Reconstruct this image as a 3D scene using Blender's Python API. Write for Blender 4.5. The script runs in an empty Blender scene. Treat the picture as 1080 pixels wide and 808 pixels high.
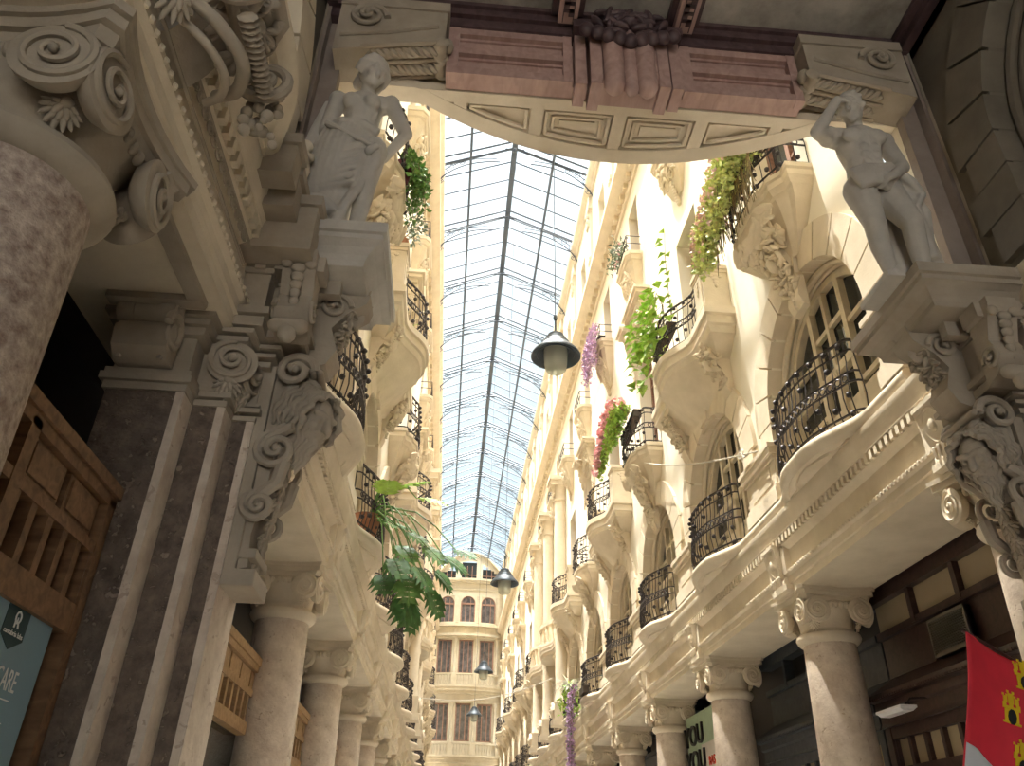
import bpy, bmesh, math, random
from mathutils import Vector, Matrix, Euler
R = math.radians
PI = math.pi
SC = bpy.context.scene
COL = SC.collection
rng = random.Random(7)

# ---------------------------------------------------------------- materials
def new_mat(name):
    m = bpy.data.materials.new(name); m.use_nodes = True
    nt = m.node_tree
    for n in list(nt.nodes): nt.nodes.remove(n)
    out = nt.nodes.new('ShaderNodeOutputMaterial')
    b = nt.nodes.new('ShaderNodeBsdfPrincipled')
    nt.links.new(b.outputs[0], out.inputs[0])
    return m, nt, b

def stone(name, c0, c1, scale=3.0, rough=0.85, bump=0.15, bscale=40.0, detail=6, pits=None):
    m, nt, b = new_mat(name)
    L = nt.links.new
    tc = nt.nodes.new('ShaderNodeTexCoord')
    n1 = nt.nodes.new('ShaderNodeTexNoise'); n1.inputs['Scale'].default_value = scale
    n1.inputs['Detail'].default_value = detail; n1.inputs['Roughness'].default_value = 0.65
    L(tc.outputs['Object'], n1.inputs['Vector'])
    cr = nt.nodes.new('ShaderNodeValToRGB')
    cr.color_ramp.elements[0].position = 0.32; cr.color_ramp.elements[1].position = 0.68
    cr.color_ramp.elements[0].color = (*c0, 1); cr.color_ramp.elements[1].color = (*c1, 1)
    L(n1.outputs['Fac'], cr.inputs[0])
    col = cr.outputs[0]
    n2 = nt.nodes.new('ShaderNodeTexNoise'); n2.inputs['Scale'].default_value = bscale
    n2.inputs['Detail'].default_value = 5
    L(tc.outputs['Object'], n2.inputs['Vector'])
    h = n2.outputs['Fac']
    if pits:
        pc, pscale, thr = pits
        n3 = nt.nodes.new('ShaderNodeTexNoise'); n3.inputs['Scale'].default_value = pscale
        n3.inputs['Detail'].default_value = 4; n3.inputs['Distortion'].default_value = 0.6
        L(tc.outputs['Object'], n3.inputs['Vector'])
        r3 = nt.nodes.new('ShaderNodeValToRGB')
        r3.color_ramp.elements[0].position = thr - 0.05; r3.color_ramp.elements[1].position = thr
        r3.color_ramp.elements[0].color = (0, 0, 0, 1); r3.color_ramp.elements[1].color = (1, 1, 1, 1)
        L(n3.outputs['Fac'], r3.inputs[0])
        mx = nt.nodes.new('ShaderNodeMix'); mx.data_type = 'RGBA'
        L(r3.outputs[0], mx.inputs[0]); L(col, mx.inputs[6]); mx.inputs[7].default_value = (*pc, 1)
        col = mx.outputs[2]
        ad = nt.nodes.new('ShaderNodeMath'); ad.operation = 'SUBTRACT'
        L(h, ad.inputs[0]); L(r3.outputs[0], ad.inputs[1]); h = ad.outputs[0]
    L(col, b.inputs['Base Color'])
    b.inputs['Roughness'].default_value = rough
    bp = nt.nodes.new('ShaderNodeBump'); bp.inputs['Strength'].default_value = bump; bp.inputs['Distance'].default_value = 0.02
    L(h, bp.inputs['Height']); L(bp.outputs[0], b.inputs['Normal'])
    return m

def plain(name, c, rough=0.6, metal=0.0, var=0.12, scale=8.0):
    m, nt, b = new_mat(name)
    L = nt.links.new
    tc = nt.nodes.new('ShaderNodeTexCoord')
    n1 = nt.nodes.new('ShaderNodeTexNoise'); n1.inputs['Scale'].default_value = scale; n1.inputs['Detail'].default_value = 4
    L(tc.outputs['Object'], n1.inputs['Vector'])
    cr = nt.nodes.new('ShaderNodeValToRGB')
    cr.color_ramp.elements[0].position = 0.3; cr.color_ramp.elements[1].position = 0.7
    cr.color_ramp.elements[0].color = (*[x * (1 - var) for x in c], 1)
    cr.color_ramp.elements[1].color = (*[min(1, x * (1 + var)) for x in c], 1)
    L(n1.outputs['Fac'], cr.inputs[0]); L(cr.outputs[0], b.inputs['Base Color'])
    b.inputs['Roughness'].default_value = rough; b.inputs['Metallic'].default_value = metal
    return m

def wood(name, c0, c1, scale=(3, 3, 30), rough=0.5):
    m, nt, b = new_mat(name)
    L = nt.links.new
    tc = nt.nodes.new('ShaderNodeTexCoord'); mp = nt.nodes.new('ShaderNodeMapping')
    mp.inputs['Scale'].default_value = scale
    L(tc.outputs['Object'], mp.inputs[0])
    n1 = nt.nodes.new('ShaderNodeTexNoise'); n1.inputs['Scale'].default_value = 1.0; n1.inputs['Detail'].default_value = 8
    n1.inputs['Distortion'].default_value = 0.8
    L(mp.outputs[0], n1.inputs['Vector'])
    cr = nt.nodes.new('ShaderNodeValToRGB')
    cr.color_ramp.elements[0].position = 0.3; cr.color_ramp.elements[1].position = 0.7
    cr.color_ramp.elements[0].color = (*c0, 1); cr.color_ramp.elements[1].color = (*c1, 1)
    L(n1.outputs['Fac'], cr.inputs[0]); L(cr.outputs[0], b.inputs['Base Color'])
    b.inputs['Roughness'].default_value = rough
    return m

def roof_glass(name, tint=(0.93, 0.97, 1.0), milk=0):
    m = bpy.data.materials.new(name); m.use_nodes = True
    nt = m.node_tree
    for n in list(nt.nodes): nt.nodes.remove(n)
    out = nt.nodes.new('ShaderNodeOutputMaterial')
    t = nt.nodes.new('ShaderNodeBsdfTransparent'); t.inputs[0].default_value = (*tint, 1)
    g = nt.nodes.new('ShaderNodeBsdfGlossy'); g.inputs['Roughness'].default_value = 0.05; g.inputs[0].default_value = (.9, .95, 1, 1)
    mx = nt.nodes.new('ShaderNodeMixShader'); mx.inputs[0].default_value = 0.05
    if milk:
        g = nt.nodes.new('ShaderNodeBsdfTranslucent'); g.inputs[0].default_value = (.85, .87, .83, 1); mx.inputs[0].default_value = milk
    nt.links.new(t.outputs[0], mx.inputs[1]); nt.links.new(g.outputs[0], mx.inputs[2])
    nt.links.new(mx.outputs[0], out.inputs[0])
    return m

M = {}
M['wall'] = stone('cream_plaster', (0.75, 0.68, 0.54), (0.83, 0.765, 0.635), 0.8, 0.9, 0.08, 30)
M['stone'] = stone('carved_cream_stone', (0.61, 0.52, 0.385), (0.73, 0.635, 0.49), 2.2, 0.85, 0.15, 45)
M['hall'] = stone('shade_darkened_hall_stone', (0.315, 0.262, 0.198), (0.43, 0.366, 0.285), 2.0, 0.85, 0.2, 40)  # stone colour lowered to carry the dimness of the hall
M['grey'] = stone('grey_statue_stone', (0.42, 0.385, 0.33), (0.54, 0.50, 0.44), 3.0, 0.8, 0.15, 50)
M['marble'] = stone('pitted_pink_marble', (0.50, 0.40, 0.315), (0.70, 0.60, 0.49), 6.0, 0.7, 0.3, 30, 8, ((0.46, 0.36, 0.28), 14.0, 0.68))
M['endwall'] = stone('end_cream_render', (0.52, 0.455, 0.335), (0.64, 0.57, 0.44), 1.2, 0.9, 0.1, 25)  # darker cream than the side facades
M['endstone'] = stone('end_cream_mouldings', (0.45, 0.385, 0.275), (0.57, 0.50, 0.375), 2.0, 0.9, 0.1, 30)  # darker than the carved stone of the passage
M['hallwall'] = stone('shade_darkened_plaster', (0.13, 0.11, 0.08), (0.20, 0.17, 0.13), 1.5, 0.9, 0.1, 25)  # shade of the hall put into the plaster colour
M['rough'] = stone('rough_brown_marble', (0.080, 0.058, 0.043), (0.22, 0.162, 0.12), 9.0, 0.75, 1.0, 30, 10, ((0.30, 0.235, 0.18), 22.0, 0.66))
M['pinkstone'] = stone('mottled_pink_marble', (0.23, 0.155, 0.12), (0.60, 0.50, 0.41), 17.0, 0.7, 0.6, 40, 12)
M['brownstone'] = stone('brown_pink_pilaster_stone', (0.22, 0.17, 0.14), (0.31, 0.25, 0.21), 2.5, 0.85, 0.15, 35)
M['iron'] = plain('black_wrought_iron', (0.05, 0.042, 0.043), 0.38, 0.6, 0.2, 30)
M['steel'] = plain('blue_grey_roof_steel', (0.06, 0.075, 0.10), 0.5, 0.3)
M['lampmetal'] = plain('slate_blue_lamp_enamel', (0.045, 0.062, 0.08), 0.4, 0.1, 0.1)
M['wood'] = wood('walnut_shop_wood', (0.13, 0.065, 0.03), (0.27, 0.15, 0.075), (4, 18, 18))
M['oak'] = wood('light_oak_shop_wood', (0.30, 0.18, 0.085), (0.46, 0.30, 0.16), (4, 18, 18))
M['mahog'] = wood('dark_mahogany', (0.030, 0.014, 0.011), (0.068, 0.034, 0.027), (4, 16, 16), 0.4)
M['pink'] = wood('rosewood_beam', (0.36, 0.225, 0.195), (0.49, 0.33, 0.285), (14, 4, 10), 0.6)
M['darkceil'] = wood('purple_brown_ceiling_wood', (0.05, 0.028, 0.030), (0.11, 0.065, 0.066), (10, 4, 10), 0.55)
M['ceilplaster'] = stone('stained_ceiling_plaster', (0.22, 0.20, 0.17), (0.55, 0.51, 0.45), 1.6, 0.9, 0.1, 20)
M['winframe'] = plain('cream_window_paint', (0.66, 0.57, 0.42), 0.55)
M['brownframe'] = wood('brown_window_wood', (0.22, 0.11, 0.07), (0.34, 0.19, 0.13), (6, 6, 14))
M['winglass'] = plain('dark_window_glass', (0.035, 0.04, 0.04), 0.06, 0.0, 0.3, 1.5)
M['curtain'] = plain('pale_curtained_glass', (0.42, 0.40, 0.40), 0.15, 0.0, 0.3, 4)
M['endglass'] = plain('grey_curtained_glass', (0.10, 0.09, 0.085), 0.12, 0.0, 0.6, 3)
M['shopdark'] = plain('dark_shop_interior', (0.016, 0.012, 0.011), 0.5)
M['tan'] = plain('frosted_tan_glass', (0.42, 0.34, 0.22), 0.25, 0.0, 0.06, 2)
M['greyblue'] = wood('slate_shop_paint', (0.032, 0.036, 0.043), (0.06, 0.067, 0.078), (4, 10, 10), 0.5)
M['vent'] = plain('grey_vent_metal', (0.24, 0.21, 0.17), 0.5, 0.4)
M['signblue'] = plain('pale_blue_poster', (0.20, 0.31, 0.37), 0.4, 0, 0.05, 2)
M['teal'] = plain('dark_teal_badge', (0.012, 0.045, 0.052), 0.5)
M['white'] = plain('white_paint', (0.78, 0.78, 0.76), 0.5, 0, 0.03)
M['ink'] = plain('dark_teal_ink', (0.02, 0.05, 0.055), 0.5)
M['signgreen'] = plain('sage_green_board', (0.30, 0.40, 0.27), 0.5, 0, 0.06)
M['signgrey'] = plain('pale_grey_board', (0.50, 0.46, 0.41), 0.5, 0, 0.05)
M['red'] = plain('red_lettering', (0.60, 0.05, 0.02), 0.5)
M['flagred'] = plain('crimson_flag_cloth', (0.72, 0.03, 0.05), 0.75, 0, 0.12, 5)
M['flagwhite'] = plain('white_flag_cloth', (0.75, 0.75, 0.76), 0.75, 0, 0.04)
M['yellow'] = plain('yellow_flag_castle', (0.80, 0.55, 0.01), 0.7, 0, 0.05)
M['black'] = plain('black_print', (0.01, 0.008, 0.008), 0.6)
M['lampglass'] = roof_glass('ribbed_lamp_glass', (0.80, 0.82, 0.76), .45)
M['glass'] = roof_glass('roof_pane_glass')
M['tube'] = plain('white_lamp_casing', (0.75, 0.75, 0.78), 0.3, 0, 0.02)
M['wire'] = plain('pale_rope', (0.60, 0.55, 0.47), 0.8)
M['paving'] = stone('pale_paving', (0.50, 0.46, 0.40), (0.60, 0.55, 0.48), 2.0, 0.6, 0.05, 20)
def leafmat(name, c, var=0.35):
    m = plain(name, c, 0.5, 0, var, 9)
    b = [n for n in m.node_tree.nodes if n.type == 'BSDF_PRINCIPLED'][0]
    b.inputs['Transmission Weight'].default_value = 0.0
    try:
        b.inputs['Subsurface Weight'].default_value = 0.15
    except Exception: pass
    return m
M['lime'] = leafmat('lime_green_leaf', (0.58, 0.63, 0.24))
M['bright'] = leafmat('bright_green_leaf', (0.33, 0.52, 0.08))
M['green'] = leafmat('mid_green_leaf', (0.13, 0.27, 0.06))
M['dkgreen'] = leafmat('deep_green_leaf', (0.075, 0.19, 0.05))
M['greyleaf'] = leafmat('grey_green_leaf', (0.17, 0.22, 0.15))
M['pinkfl'] = leafmat('pink_blossom', (0.78, 0.42, 0.44))
M['palefl'] = leafmat('pale_pink_blossom', (0.72, 0.50, 0.47))
M['purplefl'] = leafmat('mauve_blossom', (0.46, 0.29, 0.45))
M['whitefl'] = leafmat('white_bloom', (0.75, 0.75, 0.66), 0.1)
M['stem'] = leafmat('brown_green_stem', (0.20, 0.17, 0.08))
M['soil'] = plain('dark_earth_box', (0.05, 0.034, 0.024), 0.8)
M['terracotta'] = plain('terracotta_pot', (0.34, 0.15, 0.08), 0.8)

# ---------------------------------------------------------------- mesh builder
class MB:
    def __init__(s):
        s.v = []; s.f = []; s.M = Matrix.Identity(4); s.mi = []; s.cur = 0
    def at(s, M=None): s.M = M if M is not None else Matrix.Identity(4); return s
    def add(s, vs, fs):
        o = len(s.v)
        s.v += [s.M @ Vector(p) for p in vs]
        s.f += [tuple(i + o for i in f) for f in fs]; s.mi += [s.cur] * len(fs)
    def box(s, a, b):
        x0, y0, z0 = a; x1, y1, z1 = b
        s.add([(x0, y0, z0), (x1, y0, z0), (x1, y1, z0), (x0, y1, z0), (x0, y0, z1), (x1, y0, z1), (x1, y1, z1), (x0, y1, z1)],
              [(0, 3, 2, 1), (4, 5, 6, 7), (0, 1, 5, 4), (1, 2, 6, 5), (2, 3, 7, 6), (3, 0, 4, 7)])
    def cbox(s, c, d): s.box([c[i] - d[i] / 2 for i in range(3)], [c[i] + d[i] / 2 for i in range(3)])
    def prism(s, poly, axis, lo, hi):
        """poly: list of 2D points in the two remaining axes (cyclic order), extruded along axis."""
        n = len(poly)
        def P(p, t):
            if axis == 0: return (t, p[0], p[1])
            if axis == 1: return (p[0], t, p[1])
            return (p[0], p[1], t)
        vs = [P(p, lo) for p in poly] + [P(p, hi) for p in poly]
        fs = [tuple(range(n)), tuple(range(2 * n - 1, n - 1, -1))]
        fs += [(i, i + n, (i + 1) % n + n, (i + 1) % n) for i in range(n)]
        s.add(vs, fs)
    def lathe(s, prof, n=24, c=(0, 0, 0), cap=True):
        vs = []; fs = []
        for r, z in prof:
            for i in range(n):
                a = 2 * PI * i / n; vs.append((c[0] + r * math.cos(a), c[1] + r * math.sin(a), c[2] + z))
        for j in range(len(prof) - 1):
            for i in range(n):
                k = (i + 1) % n
                fs.append((j * n + i, j * n + k, (j + 1) * n + k, (j + 1) * n + i))
        if cap:
            fs.append(tuple(range(n - 1, -1, -1))); m = (len(prof) - 1) * n; fs.append(tuple(m + i for i in range(n)))
        s.add(vs, fs)
    def tube(s, pts, r, n=6, closed=False):
        pts = [Vector(p) for p in pts]; N = len(pts)
        rs = r if isinstance(r, (list, tuple)) else [r] * N
        vs = []; fs = []
        up = None
        for i, p in enumerate(pts):
            if closed: t = pts[(i + 1) % N] - pts[i - 1]
            else: t = pts[min(i + 1, N - 1)] - pts[max(i - 1, 0)]
            if t.length < 1e-9: t = Vector((0, 0, 1))
            t.normalize()
            if up is None:
                up = Vector((0, 0, 1)) if abs(t.z) < 0.9 else Vector((1, 0, 0))
            a = up - t * up.dot(t)
            if a.length < 1e-4: a = t.orthogonal()
            a.normalize(); b = t.cross(a); up = a
            for k in range(n):
                w = 2 * PI * k / n
                vs.append(p + (a * math.cos(w) + b * math.sin(w)) * rs[i])
        M_ = N if closed else N - 1
        for i in range(M_):
            j = (i + 1) % N
            for k in range(n):
                l = (k + 1) % n
                fs.append((i * n + k, i * n + l, j * n + l, j * n + k))
        if not closed:
            fs.append(tuple(range(n - 1, -1, -1))); fs.append(tuple((N - 1) * n + k for k in range(n)))
        s.add(vs, fs)
    def ball(s, c, r, n=10, m=6, rot=None):
        if not isinstance(r, (tuple, list)): r = (r, r, r)
        c = Vector(c); vs = []; fs = []
        Rm = rot if rot is not None else Matrix.Identity(3)
        for j in range(1, m):
            th = PI * j / m
            for i in range(n):
                a = 2 * PI * i / n
                vs.append(c + Rm @ Vector((r[0] * math.sin(th) * math.cos(a), r[1] * math.sin(th) * math.sin(a), r[2] * math.cos(th))))
        t = len(vs); vs.append(c + Rm @ Vector((0, 0, r[2]))); vs.append(c + Rm @ Vector((0, 0, -r[2])))
        for j in range(m - 2):
            for i in range(n):
                k = (i + 1) % n
                fs.append((j * n + i, (j + 1) * n + i, (j + 1) * n + k, j * n + k))
        for i in range(n):
            k = (i + 1) % n
            fs.append((t, i, k)); fs.append((t + 1, (m - 2) * n + k, (m - 2) * n + i))
        s.add(vs, fs)
    def limb(s, p0, r0, p1, r1, n=12):
        p0 = Vector(p0); p1 = Vector(p1); d = p1 - p0; L = d.length; d.normalize()
        pts = []; rs = []
        for k in range(4):
            a = PI / 2 * k / 4; pts.append(p0 - d * r0 * math.cos(a)); rs.append(max(1e-4, r0 * math.sin(a)))
        for k in range(5):
            t = k / 4; pts.append(p0 + d * L * t); rs.append(r0 + (r1 - r0) * t)
        for k in range(3, -1, -1):
            a = PI / 2 * k / 4; pts.append(p1 + d * r1 * math.cos(a)); rs.append(max(1e-4, r1 * math.sin(a)))
        s.tube(pts, rs, n)
    def loft(s, rings, closed=False, cap=True):
        n = len(rings[0]); vs = [p for r in rings for p in r]; fs = []
        for j in range(len(rings) - 1):
            for i in range(n if closed else n - 1):
                k = (i + 1) % n
                fs.append((j * n + i, j * n + k, (j + 1) * n + k, (j + 1) * n + i))
        if cap:
            fs.append(tuple(range(n - 1, -1, -1))); m = (len(rings) - 1) * n; fs.append(tuple(m + i for i in range(n)))
        s.add(vs, fs)
    def spiral(s, c, ex, ey, R0, turns=1.9, r0=None, n=40, tn=8, start=0.0, sgn=1, en=None):
        """scroll drawn as a tapering tube winding inwards in the plane ex, ey"""
        c = Vector(c); ex = Vector(ex); ey = Vector(ey); en = ex.cross(ey)
        r0 = r0 or R0 * 0.16
        pts = []; rs = []
        for i in range(n + 1):
            t = i / n; a = start + sgn * 2 * PI * turns * t; rr = R0 * (1 - 0.86 * t)
            pts.append(c + ex * rr * math.cos(a) + ey * rr * math.sin(a) + en * R0 * 0.25 * t); rs.append(r0 * (1 - 0.45 * t))
        s.tube(pts, rs, tn)
        s.ball(c + en * R0 * 0.28, R0 * 0.2, 8, 5)
    def build(s, name, mat, parent=None, smooth=True, angle=40, mats=None):
        me = bpy.data.meshes.new(name)
        me.from_pydata([tuple(p) for p in s.v], [], s.f)
        for mm in (mats or [mat]): me.materials.append(mm)
        if mats:
            for p, k in zip(me.polygons, s.mi): p.material_index = k
        bm = bmesh.new(); bm.from_mesh(me); bmesh.ops.recalc_face_normals(bm, faces=bm.faces); bm.to_mesh(me); bm.free()
        if smooth:
            me.polygons.foreach_set('use_smooth', [True] * len(me.polygons))
            me.set_sharp_from_angle(angle=R(angle))
        me.update()
        o = bpy.data.objects.new(name, me); COL.objects.link(o)
        if parent is not None: o.parent = parent
        return o

def thing(name, label, cat, loc=(0, 0, 0), rz=0.0, group=None, kind=None):
    o = bpy.data.objects.new(name, None); COL.objects.link(o)
    o.empty_display_size = 0.1
    o.location = loc; o.rotation_euler = (0, 0, rz)
    return tag(o, label, cat, group, kind)
def tag(o, label, cat, group=None, kind=None):
    o['label'] = label; o['category'] = cat
    if group: o['group'] = group
    if kind: o['kind'] = kind
    return o
def kids(o): return [c for c in COL.objects if c.parent == o]
CH = {}
def dup(root, loc, rz, label, group=None, name=None):
    """a copy of a thing with copies of its parts and sub-parts (meshes shared)"""
    if root not in CH:
        CH[root] = [(c, kids(c)) for c in kids(root)]
    r = root.copy(); COL.objects.link(r); r.location = loc; r.rotation_euler = (0, 0, rz); r['label'] = label
    if name: r.name = name
    if group: r['group'] = group
    for c, gs in CH[root]:
        d = c.copy(); COL.objects.link(d); d.parent = r
        for g in gs:
            e = g.copy(); COL.objects.link(e); e.parent = d
    return r

# ---------------------------------------------------------------- layout of the arcade
XL, XR = -1.50, 4.06            # the two facade planes
XC = (XL + XR) / 2
PITCH = 3.77
C0 = 5.58                       # first column beyond the portal
W0 = 7.47                       # first window bay
NB = 16
YEND = 65.6
SIDES = {'shade': (XL, 0.0), 'sun': (XR, PI)}
SIDEWORD = {'shade': 'monstera side', 'sun': 'flag side'}
ORD = ['first', 'second', 'third', 'fourth', 'fifth', 'sixth', 'seventh', 'eighth', 'ninth', 'tenth', 'eleventh', 'twelfth', 'thirteenth', 'fourteenth', 'fifteenth', 'sixteenth', 'seventeenth', 'eighteenth']

def frame_mat(origin, ex, ey, ez):
    m = Matrix.Identity(4)
    for i, e in enumerate((ex, ey, ez)):
        e = Vector(e)
        m[0][i], m[1][i], m[2][i] = e.x, e.y, e.z
    m[0][3], m[1][3], m[2][3] = origin
    return m

def leaf_relief(mb, c, ex, ey, w, h, seed=0, dense=1.0, d=0.05):
    """carved foliage: mirrored C-scrolls and leaf lobes on the plane ex (across), ey (up); normal = ex x ey"""
    r = random.Random(seed); c = Vector(c); ex = Vector(ex).normalized(); ey = Vector(ey).normalized(); en = ex.cross(ey)
    n = max(2, int(round(h / w * 2.2)))
    for i in range(n):
        b = (i + 0.5) / n - 0.5
        R0 = min(w * 0.26, h / n * 0.52) * r.uniform(0.85, 1.1)
        for sg in (-1, 1):
            mb.spiral(c + ex * sg * w * 0.27 + ey * b * h, ex * sg, ey, R0, 1.5, R0 * 0.2, 16, 5, r.uniform(0, 6), 1)
    k = int(10 * dense * max(1, h / w))
    for i in range(k):
        a = r.uniform(-0.5, 0.5); b = r.uniform(-0.5, 0.5)
        L = w * r.uniform(0.10, 0.2)
        th = r.uniform(0, PI)
        for sg in (-1, 1):
            dv = (ex * sg * math.cos(th) + ey * math.sin(th))
            rot = frame_mat((0, 0, 0), dv, en.cross(dv), en).to_3x3()
            mb.ball(c + ex * sg * abs(a) * w + ey * b * h + en * d * 0.2, (L, L * 0.38, d * r.uniform(0.4, 0.8)), 7, 5, rot)
    mb.ball(c + ey * h * 0.08, (w * 0.14, w * 0.14, d) if abs(en.z) > 0.9 else tuple(abs(ex[i]) * w * 0.13 + abs(ey[i]) * h * 0.16 + abs(en[i]) * d for i in range(3)), 9, 6)

def acanthus(b, c, n, up, size, seg=9):
    """a curled leaf: fanned pointed lobes round a midrib, hanging against the direction up, facing n"""
    c = Vector(c); n = Vector(n).normalized(); up = Vector(up); up = (up - n * up.dot(n)).normalized(); sd = up.cross(n)
    for row, (k0, L, off) in enumerate(((4, .95, 0), (3, .6, .10))):
        for i in range(-k0, k0 + 1):
            a = i / k0 * 1.25
            d = -up * math.cos(a) + sd * math.sin(a)
            l = size * L * (1 - .35 * abs(a) / 1.25)
            m = c + d * l * .5 + n * size * (off + .05 * (i % 2))
            rot = frame_mat((0, 0, 0), d, n.cross(d), n).to_3x3()
            b.ball(m, (l * .52, size * .10, size * .10), seg, 6, rot)
    b.ball(c + n * size * .12, size * .22, 10, 7)

def smooth_pts(P, n=20):
    """Catmull-Rom through the points"""
    P = [Vector(p) for p in P]; out = []
    Q = [P[0] * 2 - P[1]] + P + [P[-1] * 2 - P[-2]]
    for i in range(n + 1):
        t = i / n * (len(P) - 1); k = min(int(t), len(P) - 2); f = t - k
        a, b, c, d = Q[k], Q[k + 1], Q[k + 2], Q[k + 3]
        out.append(.5 * ((2 * b) + (c - a) * f + (2 * a - 5 * b + 4 * c - d) * f * f + (3 * b - a - 3 * c + d) * f ** 3))
    return out
# ---------------------------------------------------------------- columns
def make_column(mat_shaft, mat_cap, label, rs=1.0, segs=32, group='columns of the arcade'):
    t = thing('column', label, 'column', group=group)
    b = MB()
    prof = [(0.36, 0.55)] + [(0.355 - 0.055 * (k / 8) ** 1.6, 0.55 + 3.37 * k / 8) for k in range(9)]
    b.lathe([(r * rs, z) for r, z in prof], segs)
    b.build('shaft', mat_shaft, t)
    b = MB()
    b.box((-.46 * rs, -.46 * rs, 0), (.46 * rs, .46 * rs, .28))
    b.lathe([(r * rs, z) for r, z in [(.44, .28), (.46, .32), (.46, .38), (.42, .42), (.38, .44), (.38, .47), (.41, .49), (.41, .53), (.37, .56)]], segs)
    b.build('base', mat_cap, t)
    b = MB()
    b.lathe([(r * rs, z) for r, z in [(.30, 3.90), (.335, 3.915), (.36, 3.94), (.375, 3.975), (.365, 4.01), (.33, 4.03), (.315, 4.045), (.31, 4.06)]], segs)
    b.build('neck_ring', mat_cap, t)
    b = MB()
    b.lathe([(r * rs, z) for r, z in [(.305, 4.05), (.31, 4.15), (.33, 4.24), (.365, 4.30), (.375, 4.33), (.35, 4.37), (.33, 4.40)]], segs)
    # abacus with hollowed sides
    def ab(h, c):
        P = []
        for q in range(4):
            a = q * PI / 2
            for k in range(-4, 5):
                y = k / 4 * (h - 0.05); x = h - c * (1 - (k / 4) ** 2)
                P.append((x * math.cos(a) - y * math.sin(a), x * math.sin(a) + y * math.cos(a)))
        return P
    for z0, z1, h0, h1 in ((4.36, 4.41, .41, .43), (4.41, 4.47, .455, .455), (4.47, 4.51, .475, .48)):
        b.loft([[(p[0] * rs, p[1] * rs, z0) for p in ab(h0, .07)], [(p[0] * rs, p[1] * rs, z1) for p in ab(h1, .07)]], closed=True)
    # egg and leaf band between the volutes
    for q in range(4):
        a = q * PI / 2
        for k in (-2, -1, 0, 1, 2):
            y = k * 0.062; x = 0.355
            b.ball(((x * math.cos(a) - y * math.sin(a)) * rs, (x * math.sin(a) + y * math.cos(a)) * rs, 4.315), (.028, .028, .045), 7, 5)
    cap = b.build('capital', mat_cap, t)
    for q in range(4):
        b = MB()
        a0 = q * PI / 2 + PI / 4
        for sg in (-1, 1):
            a = a0 + sg * PI / 4           # face direction
            n = Vector((math.cos(a), math.sin(a), 0)); tg = Vector((-math.sin(a), math.cos(a), 0)) * (-sg)
            n = (n + tg * 0.10).normalized(); tg2 = Vector((-n.y, n.x, 0)) * (-sg)
            c = (Vector((math.cos(a), math.sin(a), 0)) * 0.395 + tg * 0.262) * rs + Vector((0, 0, 4.235))
            ex, ey = (tg2, Vector((0, 0, 1)))
            if ex.cross(ey).dot(n) < 0: ex2 = -ex
            else: ex2 = ex
            m = frame_mat(c, ex2, ey, n); b.at(m)
            Rv = .152 * rs
            b.lathe([(Rv * .3, -.10), (Rv * .8, -.06), (Rv * .97, -.01), (Rv, .015), (Rv * .9, .022)], 32)
            s = 1 if (ex2 - tg2).length < 1e-3 else -1
            pts = []; rr = []
            for i in range(57):
                tt = i / 56; an = PI / 2 - s * 2 * PI * 2.1 * tt; r_ = Rv * (0.93 - 0.83 * tt)
                pts.append((r_ * math.cos(an), r_ * math.sin(an), .024 + .02 * tt)); rr.append(.0165 * rs * (1 - .35 * tt))
            b.tube(pts, rr, 6)
            b.ball((0, 0, .04), (.02, .02, .02), 8, 5)
            b.at()
        # acanthus leaf hanging under the corner
        n = Vector((math.cos(a0), math.sin(a0), 0))
        acanthus(b, n * .385 * rs + Vector((0, 0, 4.13)), n + Vector((0, 0, -.35)), (0, 0, 1), .125 * rs)
        b.build('volute', mat_cap, cap)
    return t

# ---------------------------------------------------------------- entablature, walls
def entablature(name, side, y0, y1, mat, skip=()):
    X, rz = SIDES[side]; s = 1 if side == 'shade' else -1
    b = MB()
    prof = [(-.95, 4.505), (-.03, 4.505), (-.03, 4.59), (-.01, 4.60), (-.01, 4.68), (.025, 4.70), (.03, 4.735), (-.035, 4.75), (-.035, 5.00), (.0, 5.02), (.03, 5.05), (.04, 5.06), (.04, 5.15), (.085, 5.16), (.09, 5.20), (.10, 5.22), (.105, 5.28), (.12, 5.30), (.12, 5.395), (-.95, 5.395)]
    b.prism([(X + s * u, z) for u, z in prof], 1, y0, y1)
    y = y0 + .05
    while y < y1 - .05:
        b.box((min(X + s * .035, X + s * .08), y, 5.065), (max(X + s * .035, X + s * .08), y + .055, 5.153))
        y += .105
    y = y0 + .03
    while y < y1:
        b.ball((X + s * .03, y, 4.715), (.018, .022, .02), 5, 4); y += .07
    return tag(b.build(name, mat, None), 'carved cream entablature with dentil band over the columns of the ' + SIDEWORD[side], 'entablature', None, 'structure')

def soffit_panels(mb, side, yc):
    pass

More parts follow.
